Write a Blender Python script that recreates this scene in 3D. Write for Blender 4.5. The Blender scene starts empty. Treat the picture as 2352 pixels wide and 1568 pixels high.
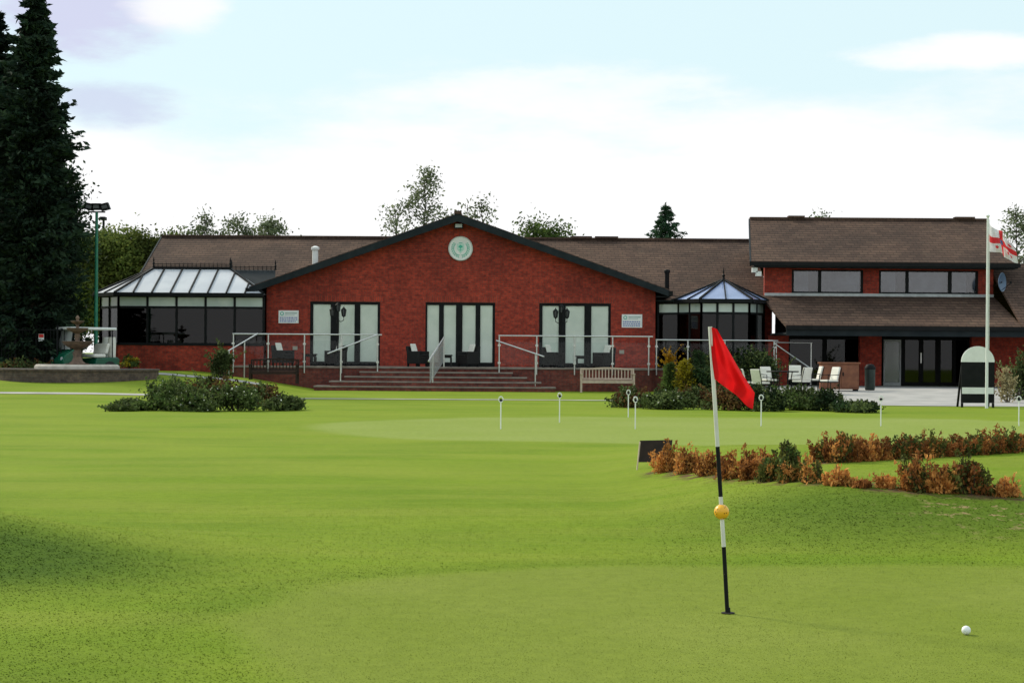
import bpy, math, random
import numpy as np
from mathutils import Vector, Matrix
R=random.Random(7); rng=np.random.default_rng(5)
SC=bpy.context.scene; COL=SC.collection
F=4000.0; CZ=1.29; S=0.007
def X_(px,Y,py=760): return ((px-1176)+(py-816)*S)*Y/F
def Z_(py,Y,px=1176): return CZ-((py-816)-(px-1176)*S)*Y/F
def P(px,py,Y): return Vector((X_(px,Y,py),Y,Z_(py,Y,px)))
def ss(a,b,x):
    t=np.clip((np.asarray(x,float)-a)/(b-a),0,1); return t*t*(3-2*t)
def h(x,y):
    x=np.asarray(x,float); y=np.asarray(y,float)
    r=np.interp(x,[-40,-12,-9.5,-7,7,9,40],[.62,.62,.4,0,0,.22,.22])*ss(46,62,y)
    r=r+.29*ss(11.0,14.4,y-.12*(x-3))*(1-ss(19,26,y))*ss(.7,2.8,x)
    r=r+.37*np.exp(-((x+4.2)/1.65)**2-((y-10.9)/1.3)**2)
    r=r+.018*np.sin(x*.8+1)*np.sin(y*.55)*ss(10,14,y)*(1-ss(40,46,y))
    return r
def H(x,y): return float(h(x,y))
def G(px,py):
    z=0
    for i in range(14):
        dy=(py-816)-(px-1176)*S
        Y=(CZ-z)*F/dy; X=X_(px,Y,py); z=.5*z+.5*H(X,Y)
    return Vector((X,Y,H(X,Y)))
# ---------------------------------------------------------------- mesh builder
def rootloc(o):
    while o.parent: o=o.parent
    return Vector(o.location)
class MB:
    def __init__(s): s.v=[]; s.f=[]; s.mi=[]
    def add(s,vs,fs,m=0):
        n=len(s.v); s.v+= [tuple(v) for v in vs]
        for f in fs: s.f.append(tuple(i+n for i in f)); s.mi.append(m)
        return s
    def box(s,x0,x1,y0,y1,z0,z1,m=0):
        return s.add([(x0,y0,z0),(x1,y0,z0),(x1,y1,z0),(x0,y1,z0),(x0,y0,z1),(x1,y0,z1),(x1,y1,z1),(x0,y1,z1)],
          [(0,3,2,1),(4,5,6,7),(0,1,5,4),(1,2,6,5),(2,3,7,6),(3,0,4,7)],m)
    def beam(s,a,b,w,t=None,m=0):
        a=Vector(a);b=Vector(b);t=t or w
        d=(b-a).normalized(); z=Vector((0,0,1))
        if abs(d.z)>.995: z=Vector((0,1,0))
        sd=d.cross(z).normalized(); up=sd.cross(d)
        q=[]
        for p in (a,b):
            for i,j in ((-1,-1),(1,-1),(1,1),(-1,1)): q.append(p+sd*(w/2*i)+up*(t/2*j))
        return s.add(q,[(3,2,1,0),(4,5,6,7),(0,1,5,4),(1,2,6,5),(2,3,7,6),(3,0,4,7)],m)
    def tube(s,a,b,r0,r1=None,n=8,m=0): return s.path([a,b],[r0,r0 if r1 is None else r1],n,m)
    def path(s,pts,rs,n=8,m=0):
        pts=[Vector(p) for p in pts]
        if not isinstance(rs,(list,tuple)): rs=[rs]*len(pts)
        q=[]
        for i,p in enumerate(pts):
            d=(pts[min(i+1,len(pts)-1)]-pts[max(i-1,0)]).normalized()
            u=Vector((0,0,1)) if abs(d.z)<.9 else Vector((1,0,0))
            a=d.cross(u).normalized(); b=d.cross(a)
            for k in range(n):
                t=2*math.pi*k/n; q.append(p+a*(math.cos(t)*rs[i])+b*(math.sin(t)*rs[i]))
        fs=[]
        for i in range(len(pts)-1):
            for k in range(n):
                fs.append((i*n+k,i*n+(k+1)%n,(i+1)*n+(k+1)%n,(i+1)*n+k))
        fs.append(tuple(range(n))[::-1]); fs.append(tuple((len(pts)-1)*n+k for k in range(n)))
        return s.add(q,fs,m)
    def lathe(s,prof,c=(0,0,0),n=24,m=0,axis='z'):
        q=[];fs=[]
        for r,z in prof:
            for k in range(n):
                t=2*math.pi*k/n; x,y=r*math.cos(t),r*math.sin(t)
                if axis=='z': q.append((c[0]+x,c[1]+y,c[2]+z))
                elif axis=='y': q.append((c[0]+x,c[1]+z,c[2]+y))
                else: q.append((c[0]+z,c[1]+x,c[2]+y))
        for i in range(len(prof)-1):
            for k in range(n): fs.append((i*n+k,i*n+(k+1)%n,(i+1)*n+(k+1)%n,(i+1)*n+k))
        fs.append(tuple(range(n))[::-1]); fs.append(tuple((len(prof)-1)*n+k for k in range(n)))
        return s.add(q,fs,m)
    def prism(s,pts,y0,y1,m=0):      # pts (x,z), extruded along y
        n=len(pts)
        q=[(x,y0,z) for x,z in pts]+[(x,y1,z) for x,z in pts]
        fs=[tuple(range(n)),tuple(range(2*n-1,n-1,-1))]+[(i,i+n,(i+1)%n+n,(i+1)%n) for i in range(n)]
        return s.add(q,fs,m)
    def prismx(s,pts,x0,x1,m=0,sh=0.0,yr=0.0):     # pts (y,z), extruded along x, optional plan skew
        n=len(pts)
        q=[(x0+sh*(y-yr),y,z) for y,z in pts]+[(x1+sh*(y-yr),y,z) for y,z in pts]
        fs=[tuple(range(n)),tuple(range(2*n-1,n-1,-1))]+[(i,i+n,(i+1)%n+n,(i+1)%n) for i in range(n)]
        return s.add(q,fs,m)
    def slab(s,pts,th,m=0):
        n=len(pts); q=[Vector(p) for p in pts]; q=q+[p-Vector((0,0,th)) for p in q]
        fs=[tuple(range(n)),tuple(range(2*n-1,n-1,-1))]+[(i,i+n,(i+1)%n+n,(i+1)%n) for i in range(n)]
        return s.add(q,fs,m)
    def pane(s,p0,p1,z0,z1,th=.012,m=0):
        d=Vector((p1[0]-p0[0],p1[1]-p0[1],0)).normalized(); nn=Vector((d.y,-d.x,0))*th/2
        q=[]
        for sg in (1,-1):
            for p,z in ((p0,z0),(p1,z0),(p1,z1),(p0,z1)): q.append(Vector((p[0],p[1],z))+nn*sg)
        return s.add(q,[(0,1,2,3),(7,6,5,4),(0,4,5,1),(1,5,6,2),(2,6,7,3),(3,7,4,0)],m)
    def build(s,name,mats,parent=None,smooth=False,bevel=0):
        off=rootloc(parent) if parent else Vector((0,0,0))
        me=bpy.data.meshes.new(name)
        me.from_pydata([(v[0]-off.x,v[1]-off.y,v[2]-off.z) for v in s.v],[],s.f)
        if not isinstance(mats,(list,tuple)): mats=[mats]
        for m in mats: me.materials.append(m)
        if len(mats)>1: me.polygons.foreach_set('material_index',s.mi)
        if smooth: me.polygons.foreach_set('use_smooth',[True]*len(me.polygons))
        me.update()
        o=bpy.data.objects.new(name,me); COL.objects.link(o)
        if parent: o.parent=parent
        if bevel:
            b=o.modifiers.new('bevel','BEVEL'); b.width=bevel; b.segments=2
        if smooth:
            try: me.set_sharp_from_angle(angle=math.radians(40))
            except Exception: pass
        return o
def thing(name,label,cat,loc=(0,0,0),group=None,rz=0):
    o=bpy.data.objects.new(name,None); COL.objects.link(o); o.location=loc; o.rotation_euler=(0,0,rz)
    o.empty_display_size=.1; o['label']=label; o['category']=cat
    if group: o['group']=group
    return o
def tag(o,label,cat,group=None,kind=None):
    o['label']=label;o['category']=cat
    if group:o['group']=group
    if kind:o['kind']=kind
    return o
def dup(root,loc,rz=0,label=None,group=None):
    r=root.copy(); COL.objects.link(r); r.location=loc; r.rotation_euler=(0,0,rz)
    if label:r['label']=label
    if group:r['group']=group
    for ch in list(root.children):
        c=ch.copy(); COL.objects.link(c); c.parent=r
        for g in list(ch.children):
            d=g.copy(); COL.objects.link(d); d.parent=c
    return r
# ---------------------------------------------------------------- materials
class NT:
    def __init__(s,name):
        s.m=bpy.data.materials.new(name); s.m.use_nodes=True; s.t=s.m.node_tree; s.t.nodes.clear()
        s.out=s.n('ShaderNodeOutputMaterial')
    def n(s,ty,**k):
        o=s.t.nodes.new(ty)
        for a,b in k.items(): setattr(o,a,b)
        return o
    def l(s,a,b): s.t.links.new(a,b)
    def noise(s,vec,scale,detail=4,rough=.55):
        n=s.n('ShaderNodeTexNoise'); n.inputs['Scale'].default_value=scale; n.inputs['Detail'].default_value=detail; n.inputs['Roughness'].default_value=rough
        if vec is not None: s.l(vec,n.inputs['Vector'])
        return n.outputs['Fac']
    def mr(s,v,a,b,c=0,d=1,smooth=True):
        n=s.n('ShaderNodeMapRange'); n.interpolation_type='SMOOTHSTEP' if smooth else 'LINEAR'
        for i,x in zip(('From Min','From Max','To Min','To Max'),(a,b,c,d)): n.inputs[i].default_value=x
        s.l(v,n.inputs['Value']); return n.outputs['Result']
    def mix(s,f,a,b,bt='MIX'):
        n=s.n('ShaderNodeMix',data_type='RGBA',blend_type=bt)
        for v,i in ((f,0),(a,6),(b,7)):
            if isinstance(v,(int,float)): n.inputs[i].default_value=v
            elif isinstance(v,(tuple,list)): n.inputs[i].default_value=(*v[:3],1)
            else: s.l(v,n.inputs[i])
        return n.outputs[2]
    def math(s,op,a,b=0):
        n=s.n('ShaderNodeMath',operation=op)
        for v,i in ((a,0),(b,1)):
            if isinstance(v,(int,float)): n.inputs[i].default_value=v
            else: s.l(v,n.inputs[i])
        return n.outputs[0]
    def bsdf(s,col,rough=.6,metal=0,spec=.5,bump=None,bs=.3,bd=.01):
        b=s.n('ShaderNodeBsdfPrincipled')
        if isinstance(col,(tuple,list)): b.inputs['Base Color'].default_value=(*col[:3],1)
        else: s.l(col,b.inputs['Base Color'])
        b.inputs['Roughness'].default_value=rough; b.inputs['Metallic'].default_value=metal; b.inputs['Specular IOR Level'].default_value=spec
        if bump is not None:
            bp=s.n('ShaderNodeBump'); bp.inputs['Strength'].default_value=bs; bp.inputs['Distance'].default_value=bd
            s.l(bump,bp.inputs['Height']); s.l(bp.outputs[0],b.inputs['Normal'])
        return b
    def done(s,sh): s.l(sh,s.out.inputs['Surface']); return s.m
def pm(name,c1,c2=None,scale=6,rough=.6,metal=0,bump=0,bscale=40,spec=.4):
    t=NT(name); c2=c2 or tuple(x*.8 for x in c1)
    v=t.n('ShaderNodeTexCoord').outputs['Object']
    col=t.mix(t.mr(t.noise(v,scale,3),.3,.7),c1,c2)
    b=t.bsdf(col,rough,metal,spec,t.noise(v,bscale,3) if bump else None,bump)
    return t.done(b.outputs[0])
def brickmat(name,c1,c2,mo,w=.225,r=.075,ms=.012,tile=False):
    t=NT(name); g=t.n('ShaderNodeNewGeometry').outputs['Position']
    sp=t.n('ShaderNodeSeparateXYZ'); t.l(g,sp.inputs[0])
    cb=t.n('ShaderNodeCombineXYZ'); t.l(t.math('ADD',sp.outputs[0],sp.outputs[1]) if not tile else sp.outputs[0],cb.inputs[0]); t.l(sp.outputs[2],cb.inputs[1])
    br=t.n('ShaderNodeTexBrick'); t.l(cb.outputs[0],br.inputs['Vector'])
    br.inputs['Scale'].default_value=1; br.inputs['Brick Width'].default_value=w; br.inputs['Row Height'].default_value=r
    br.inputs['Mortar Size'].default_value=ms; br.inputs['Mortar Smooth'].default_value=.3; br.inputs['Bias'].default_value=-.1
    for i,c in (('Color1',c1),('Color2',c2),('Mortar',mo)): br.inputs[i].default_value=(*c,1)
    n=t.noise(g,.5,4); n2=t.noise(g,6,4,.7)
    col=t.mix(1,br.outputs['Color'],t.mix(t.mr(n,.35,.68),(1.1,1.1,1.1),(.74,.76,.8)),'MULTIPLY')
    if tile:
        col=t.mix(1,col,t.mix(t.mr(n2,.3,.7),(1.12,1.12,1.1),(.84,.85,.87)),'MULTIPLY')
        fr=t.math('FRACT',t.math('DIVIDE',sp.outputs[2],r))
        col=t.mix(t.mr(t.noise(g,1.3,4,.65),.56,.78,0,.30),col,(.120,.090,.062))
        col=t.mix(t.mr(fr,.0,.25,.6,0),col,(.014,.010,.009))
        b=t.bsdf(col,.9,0,.12,t.math('SUBTRACT',1,fr),.8,.03)
    else:
        col=t.mix(1,col,t.mix(t.mr(n2,.3,.7),(1.28,1.28,1.2),(.68,.70,.73)),'MULTIPLY')
        b=t.bsdf(col,.85,0,.2,br.outputs['Fac'],-.4,.01)
    return t.done(b.outputs[0])
def leafmat(name,c1,c2,tr=.3,cs=1.2,lo=.45,hi=1.3,up=False,rough_shade=None):
    t=NT(name); g=t.n('ShaderNodeNewGeometry')
    col=t.mix(g.outputs['Random Per Island'],c1,c2)
    if rough_shade: col=t.mix(t.n('ShaderNodeAttribute',attribute_name='rough').outputs['Fac'],col,t.mix(g.outputs['Random Per Island'],*rough_shade))  # 'rough' attribute tints blades: longer grass and painted slope shade
    col=t.mix(1,col,t.mix(t.mr(t.noise(g.outputs['Position'],cs,2),.32,.68),(lo,lo,lo),(hi,hi,hi)),'MULTIPLY')
    b=t.bsdf(col,.75,0,.10 if not up else .03)
    if up:
        cv=t.n('ShaderNodeCombineXYZ'); cv.inputs[2].default_value=1
        t.l(cv.outputs[0],b.inputs['Normal'])
        return t.done(b.outputs[0])
    tl=t.n('ShaderNodeBsdfTranslucent'); t.l(col,tl.inputs['Color'])
    mx=t.n('ShaderNodeMixShader'); mx.inputs[0].default_value=tr; t.l(b.outputs[0],mx.inputs[1]); t.l(tl.outputs[0],mx.inputs[2])
    return t.done(mx.outputs[0])
def glassmat(name,tint,refl=1.0,rough=.02,milk=0.0):
    t=NT(name); tr=t.n('ShaderNodeBsdfTransparent'); tr.inputs[0].default_value=(*tint,1)
    gl=t.n('ShaderNodeBsdfGlossy'); gl.inputs['Roughness'].default_value=rough
    v=t.n('ShaderNodeTexCoord').outputs['Object']
    bp=t.n('ShaderNodeBump'); bp.inputs['Strength'].default_value=.04; t.l(t.noise(v,1.5,2),bp.inputs['Height']); t.l(bp.outputs[0],gl.inputs['Normal'])
    fr=t.n('ShaderNodeFresnel'); fr.inputs[0].default_value=1.5
    mx=t.n('ShaderNodeMixShader'); t.l(t.math('MULTIPLY',fr.outputs[0],refl),mx.inputs[0]); t.l(tr.outputs[0],mx.inputs[1]); t.l(gl.outputs[0],mx.inputs[2])
    o=mx.outputs[0]
    if milk:
        df=t.n('ShaderNodeBsdfDiffuse'); df.inputs[0].default_value=(.8,.82,.82,1); m2=t.n('ShaderNodeMixShader'); m2.inputs[0].default_value=milk
        t.l(o,m2.inputs[1]); t.l(df.outputs[0],m2.inputs[2]); o=m2.outputs[0]
    return t.done(o)
M={}
M['brick']=brickmat('red brick',(.420,.048,.028),(.250,.030,.021),(.17,.053,.040))
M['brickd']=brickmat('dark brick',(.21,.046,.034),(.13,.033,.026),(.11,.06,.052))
M['brickg']=brickmat('weathered grey brick',(.13,.085,.068),(.085,.055,.047),(.11,.09,.08))
M['soldier']=brickmat('soldier brick',(.43,.052,.031),(.29,.036,.024),(.16,.06,.045),w=.075,r=.3)
M['tile']=brickmat('brown roof tile',(.108,.065,.047),(.074,.044,.033),(.026,.018,.014),w=.33,r=.105,ms=.010,tile=True)
M['black']=pm('black painted frame',(.007,.008,.009),(.012,.012,.013),4,.6,spec=.12)
M['fascia']=pm('slate fascia paint',(.010,.015,.019),(.018,.024,.028),3,.6,spec=.15)
M['dark']=pm('dark interior',(.010,.009,.008),(.022,.018,.015),1.2,.9,spec=.1)  # near-black colour stands in for unlit rooms behind the glass
M['steel']=pm('brushed steel',(.62,.62,.62),(.5,.5,.5),20,.3,.85)
M['white']=pm('white paint',(.80,.80,.79),(.72,.72,.71),4,.4)
M['offwhite']=pm('weathered white paint',(.74,.73,.69),(.6,.58,.54),6,.5)
M['pale_transom']=pm('pale transom glass',(.60,.66,.60),(.42,.50,.46),1.1,.15)  # opaque pale colour for the row of top panes
M['blind']=pm('pale vertical blind',(.90,.92,.86),(.78,.82,.76),1.3,.7)
M['poly']=pm('polycarbonate roof sheet',(.60,.61,.65),(.49,.51,.56),.8,.3)
M['polyblue']=pm('blue lilac roof glass',(.27,.33,.54),(.19,.25,.42),.9,.14)
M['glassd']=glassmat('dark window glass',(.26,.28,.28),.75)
M['glassw']=glassmat('upper window glass',(.72,.74,.77),2.4,.08)
M['glassc']=glassmat('clear door glass',(.97,.98,.97),.45)
M['glassp']=glassmat('clear balustrade glass',(.96,.98,.97),.22)
M['glassm']=glassmat('glass with painted reflection',(.85,.88,.88),1.0,.1,.38)  # whitish diffuse paints in the reflection on the cart windscreen
M['glassh']=glassmat('lightly frosted glass',(.92,.94,.94),.8,.1,.16)  # frosted rail panel; on the door leaf its white stands for reflection
M['curtain']=pm('grey net curtain',(.13,.13,.14),(.07,.07,.08),1.6,.8)
M['net']=pm('net curtain with painted reflection',(.32,.33,.37),(.08,.085,.10),.9,.8)  # pale tone stands in for reflections in the upper panes
M['paving']=pm('pale grey paving',(.40,.38,.365),(.29,.28,.27),1.3,.85,0,.3)
M['tread']=pm('paving tread',(.27,.22,.19),(.18,.145,.125),3,.85,0,.3)
M['lead']=pm('lead flashing',(.48,.49,.50),(.36,.37,.38),5,.6)
M['teak']=pm('pale weathered wood',(.58,.45,.36),(.45,.34,.27),9,.7,0,.3)
M['dkwood']=pm('dark stained wood',(.035,.020,.016),(.020,.013,.011),9,.6,spec=.2)
M['rattan']=pm('black rattan',(.010,.010,.011),(.022,.021,.02),60,.6,0,.6,90,spec=.2)
M['cream']=pm('cream cushion',(.80,.77,.72),(.70,.67,.60),7,.85)
M['wood']=pm('red brown wood',(.23,.085,.04),(.16,.055,.028),5,.55)
M['stone']=pm('weathered stone',(.22,.14,.10),(.11,.075,.058),7,.85,0,.5)
M['stonel']=pm('pale stone',(.55,.49,.43),(.42,.37,.32),5,.85,0,.4)
M['greenp']=pm('green pole paint',(.02,.20,.12),(.015,.14,.09),6,.45)
M['cartg']=pm('dark green bodywork',(.008,.10,.055),(.006,.07,.04),3,.25)
M['rubber']=pm('rubber',(.015,.015,.015),(.03,.03,.03),20,.8)
M['lampglass']=pm('lamp glass',(.55,.58,.60),(.4,.42,.45),20,.15)
M['bark']=pm('bark',(.07,.055,.042),(.035,.028,.022),9,.9,0,.6,30)
M['teal']=pm('teal emblem paint',(.05,.40,.29),(.09,.50,.38),12,.5)
M['tealp']=pm('pale teal emblem paint',(.42,.66,.57),(.50,.72,.64),12,.5)
M['ring']=pm('pale emblem ring',(.46,.48,.44),(.54,.56,.52),12,.5)
M['blue']=pm('blue lettering',(.10,.14,.42),(.13,.17,.48),12,.5)
M['greyl']=pm('grey green lettering',(.33,.42,.40),(.42,.5,.48),12,.5)
M['red']=pm('red paint',(.60,.02,.02),(.5,.015,.015),9,.5)
M['soil']=pm('dark cup',(.008,.008,.006),(.015,.013,.01),9,.95)
M['dish']=pm('blue grey dish',(.10,.16,.25),(.08,.12,.2),5,.4)
M['plastic']=pm('dark green plastic',(.01,.02,.018),(.015,.03,.025),9,.4)
M['beige']=pm('beige plastic',(.40,.36,.30),(.34,.3,.25),9,.6)
def clothmat(name,c,tr):
    t=NT(name); v=t.n('ShaderNodeTexCoord').outputs['Object']
    col=t.mix(t.mr(t.noise(v,9),.3,.7),c,tuple(x*.85 for x in c))
    b=t.bsdf(col,.75,0,.2,t.noise(v,300,2),.1); tl=t.n('ShaderNodeBsdfTranslucent'); t.l(col,tl.inputs['Color'])
    mx=t.n('ShaderNodeMixShader'); mx.inputs[0].default_value=tr; t.l(b.outputs[0],mx.inputs[1]); t.l(tl.outputs[0],mx.inputs[2])
    return t.done(mx.outputs[0])
M['flagred']=clothmat('red flag nylon',(.80,.012,.016),.45)
M['flagw']=clothmat('white flag cloth',(.78,.76,.78),.35)
M['flagr']=clothmat('red cross cloth',(.70,.05,.06),.35)
def ballmat(name,c,hole,thr,sc):
    t=NT(name); v=t.n('ShaderNodeTexCoord').outputs['Object']
    vo=t.n('ShaderNodeTexVoronoi'); vo.inputs['Scale'].default_value=sc; t.l(v,vo.inputs['Vector'])
    m=t.mr(vo.outputs['Distance'],thr*.8,thr,1,0)
    b=t.bsdf(t.mix(m,c,hole),.35,0,.5,vo.outputs['Distance'],.3,.002); return t.done(b.outputs[0])
M['ballw']=ballmat('dimpled golf ball',(.82,.82,.84),(.70,.70,.73),.25,260)
M['bally']=ballmat('yellow perforated ball',(.85,.42,.02),(.16,.07,.01),.24,62)
M['conif']=leafmat('dark conifer foliage',(.007,.018,.012),(.028,.047,.026),.18,1.1,.4,1.6)
M['darkleaf']=leafmat('dark green leaf',(.014,.034,.014),(.040,.068,.024),.25,.8)
M['spruce']=leafmat('spruce needles',(.02,.05,.028),(.05,.10,.05),.25,1.2,.6,1.3)
M['birch']=leafmat('birch leaf',(.10,.135,.075),(.21,.235,.14),.5,.7,.65,1.2)
M['olive']=leafmat('yellow green leaf',(.065,.100,.024),(.175,.205,.048),.40,.5,.45,1.4)
M['midgreen']=leafmat('mid green leaf',(.055,.100,.024),(.130,.18,.050),.35,1.5)
M['bushgreen']=leafmat('shrub leaf',(.036,.058,.019),(.120,.152,.050),.30,2.6,.5,1.45)
M['bushred']=leafmat('reddish shrub leaf',(.10,.032,.018),(.16,.105,.036),.3,2.2,.5,1.4)
M['gold']=leafmat('golden conifer leaf',(.20,.17,.012),(.34,.27,.02),.3,4)
M['orangel']=leafmat('amber leaf',(.42,.20,.01),(.55,.30,.02),.3,4)
M['rust']=leafmat('rusty box leaf',(.38,.145,.036),(.66,.33,.10),.38,5,.6,1.3)
M['rustd']=leafmat('brown box leaf',(.18,.062,.018),(.38,.15,.044),.32,5,.6,1.3)
M['boxg']=leafmat('box green leaf',(.050,.064,.016),(.16,.155,.038),.3,5,.6,1.3)
M['flower']=leafmat('white flower',(.6,.6,.5),(.75,.75,.68),.2,3,.8,1.1)
M['straw']=leafmat('straw plant',(.35,.30,.16),(.5,.42,.22),.3,4)
GS=.85
gm_=lambda *c:(c[0]*GS*.965,c[1]*GS*1.0,c[2]*GS*1.4)
ROUGH_SHADE=((.056,.104,.009),(.070,.122,.011))  # dark grass: longer rough, and painted shade on mound and bank
M['gl']=leafmat('lawn blade',gm_(.195,.272,.012),gm_(.225,.300,.017),.35,.8,.92,1.07,True,ROUGH_SHADE)
M['gg']=leafmat('green blade',gm_(.208,.256,.022),gm_(.235,.282,.031),.35,.8,.94,1.05,True)
def groundmat():
    t=NT('lawn ground'); g=t.n('ShaderNodeNewGeometry').outputs['Position']
    A=lambda n:(lambda a:a.outputs['Fac'])(t.n('ShaderNodeAttribute',attribute_name=n))
    n1=t.mr(t.noise(g,.35,5,.6),.32,.68); n2=t.mr(t.noise(g,9,4,.7),.25,.75); n3=t.mr(t.noise(g,70,2,.7),.25,.75)
    st=t.n('ShaderNodeMapping'); st.inputs['Scale'].default_value=(.25,1.1,1); t.l(g,st.inputs[0])
    n4=t.mr(t.noise(st.outputs[0],1.0,5,.65),.3,.7)
    lawn=t.mix(n1,gm_(.152,.236,.009),gm_(.208,.285,.014))
    lawn=t.mix(t.math('MULTIPLY',n4,.6),lawn,gm_(.272,.303,.030))
    green=t.mix(n1,gm_(.195,.243,.021),gm_(.235,.272,.033))
    rough=t.mix(n2,ROUGH_SHADE[0],ROUGH_SHADE[1])  # darkens longer grass and paints in the slope shade
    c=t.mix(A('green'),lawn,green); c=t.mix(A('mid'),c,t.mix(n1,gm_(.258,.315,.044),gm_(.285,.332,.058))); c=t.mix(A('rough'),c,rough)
    c=t.mix(1,c,t.mix(n2,(.90,.91,.90),(1.08,1.07,1.06)),'MULTIPLY'); c=t.mix(1,c,t.mix(n3,(.90,.91,.90),(1.08,1.08,1.05)),'MULTIPLY')
    so=t.mix(n2,(.07,.04,.022),(.15,.085,.05))
    c=t.mix(t.math('MULTIPLY',A('soil'),t.mr(t.noise(g,6,4),.42,.58)),c,so)
    c=t.mix(t.math('MULTIPLY',A('bare'),t.mr(t.noise(g,7,4,.7),.56,.62)),c,(.30,.21,.11))
    b=t.bsdf(c,.9,0,.05,t.noise(g,120,3,.7),.3,.01); return t.done(b.outputs[0])
# ---------------------------------------------------------------- ground
def lin(a,b,s): return list(np.arange(a,b-1e-6,s))
xs=[-900,-500,-300,-180,-110,-70]+lin(-50,-14,1.5)+lin(-14,-6,.5)+lin(-6,-3.6,.2)+lin(-3.6,6.4,.1)+lin(6.4,16,.4)+lin(16,50,1.5)+[50,70,110,180,300,500,900]
ys=[-60,-25,-10,-2,2,4]+lin(5,12,.1)+lin(12,19,.12)+lin(19,30,.35)+lin(30,64,.7)+lin(64,90,2)+[90,110,150,220,350,600,1000,1800,3500]
xs=np.array(xs);ys=np.array(ys); XX,YY=np.meshgrid(xs,ys); ZZ=h(XX,YY)
nx,ny=len(xs),len(ys)
def greend(x,y): return np.abs((x-2.2)/(3.68-.12*np.sin(y*2.3)))**2.5+np.abs((y-7.9)/(2.9+.05*np.sin(x*3)))**2.5
def gmask(x,y):
    e=(x+1.45)-np.maximum(0,8.5-y)*.34
    return (1-ss(.88,1.14,greend(x,y)))*ss(-.16,.18,e)
def rough_shade_mask(x,y):  # longer grass round the green, plus shade painted on mound and bank
    d=greend(x,y); r=1.45*np.exp(-np.abs((x+3.5)/1.45)**2.6-np.abs((y-9.95-.10*(x+3))/.80)**2.2)  # mound term: its shaded side put into the colour
    r=np.maximum(r,.80*ss(10.8,12.8,y-.12*(x-3))*(1-ss(13.0,15.0,y-.12*(x-3)))*ss(.4,2.5,x))  # bank face shade, coloured in the same way
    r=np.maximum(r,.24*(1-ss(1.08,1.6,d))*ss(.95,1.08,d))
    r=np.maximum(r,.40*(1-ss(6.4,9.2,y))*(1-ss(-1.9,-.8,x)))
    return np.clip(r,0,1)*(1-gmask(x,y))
def midmask(x,y): return 1-ss(.90,1.04,((x-5.2)/9.1)**2+((y-31.0)/6.3)**2+.05*np.sin(x*1.3))
rowA=[G(*p) for p in ((1515,1082),(1640,1092),(1830,1107),(2050,1124),(2200,1132),(2380,1144))]
rowB=[G(*p) for p in ((1840,1066),(1900,1060),(2100,1050),(2400,1034))]
def dpoly(x,y,pl):
    d=np.full(np.shape(x),99.)
    for a,b in zip(pl[:-1],pl[1:]):
        ax,ay,bx,by=a.x,a.y,b.x,b.y; L=(bx-ax)**2+(by-ay)**2
        t=np.clip(((x-ax)*(bx-ax)+(y-ay)*(by-ay))/L,0,1); d=np.minimum(d,np.hypot(x-ax-t*(bx-ax),y-ay-t*(by-ay)))
    return d
def soilmask(x,y): return np.maximum(1-ss(.10,.30,dpoly(x,y,rowA)),1-ss(.08,.26,dpoly(x,y,rowB)))
idx=np.arange(nx*ny).reshape(ny,nx)
q=np.stack([idx[:-1,:-1],idx[:-1,1:],idx[1:,1:],idx[1:,:-1]],-1).reshape(-1,4)
me=bpy.data.meshes.new('ground')
me.from_pydata(np.stack([XX,YY,ZZ],-1).reshape(-1,3).tolist(),[],q.tolist())
for nm,fn in (('green',gmask),('rough',rough_shade_mask),('mid',midmask),('soil',soilmask),('bare',lambda x,y:np.exp(-((x-3.55)/.55)**2-((y-12.9)/.7)**2)*1.0)):  # 'rough' also carries the painted shade of mound and bank
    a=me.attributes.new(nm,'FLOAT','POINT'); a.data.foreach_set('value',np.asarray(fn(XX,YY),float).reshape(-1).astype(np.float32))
me.polygons.foreach_set('use_smooth',[True]*len(me.polygons)); me.materials.append(groundmat()); me.update()
gr=bpy.data.objects.new('ground',me); COL.objects.link(gr); gr['kind']='structure'
def npmesh(name,V,k,mat,parent=None,attr=None):
    off=rootloc(parent) if parent else Vector((0,0,0))
    V=np.asarray(V,np.float64)-np.array(off); n=len(V)//k
    me=bpy.data.meshes.new(name); me.vertices.add(len(V)); me.vertices.foreach_set('co',V.astype(np.float32).reshape(-1))
    me.loops.add(len(V)); me.loops.foreach_set('vertex_index',np.arange(len(V),dtype=np.int32))
    me.polygons.add(n); me.polygons.foreach_set('loop_start',np.arange(n,dtype=np.int32)*k)
    me.materials.append(mat); me.update(calc_edges=True); me.validate()
    if attr is not None:
        a=me.attributes.new('rough','FLOAT','POINT'); a.data.foreach_set('value',np.repeat(attr,k).astype(np.float32))  # 'rough' per blade: longer grass and painted slope shade
    o=bpy.data.objects.new(name,me); COL.objects.link(o)
    if parent: o.parent=parent
    return o
# grass blades: short, bent well over
N=270000
Y=6.1*(22/6.1)**rng.random(N); X=(rng.random(N)*2-1)*(.32*Y+.4)
g=gmask(X,Y); rm=rough_shade_mask(X,Y); sm=soilmask(X,Y)
keep=(sm<.5)|(rng.random(N)<.4); X,Y,g,rm=X[keep],Y[keep],g[keep],rm[keep]
isg=rng.random(len(X))<g
hh=np.where(isg,.0022,.0042+.003*rm)*(.6+.8*rng.random(len(X)))*(1-.75*ss(12,21,Y))
ang=rng.random(len(X))*2*np.pi; w=.0012+.00020*Y
ll=hh*(2.0+1.5*rng.random(len(X)))
z=h(X,Y)-.0004
V=np.empty((len(X),3,3))
V[:,0]=np.stack([X-np.cos(ang)*w,Y-np.sin(ang)*w,z],-1); V[:,1]=np.stack([X+np.cos(ang)*w,Y+np.sin(ang)*w,z],-1)
V[:,2]=np.stack([X-np.sin(ang)*ll,Y+np.cos(ang)*ll,z+hh],-1)
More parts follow.
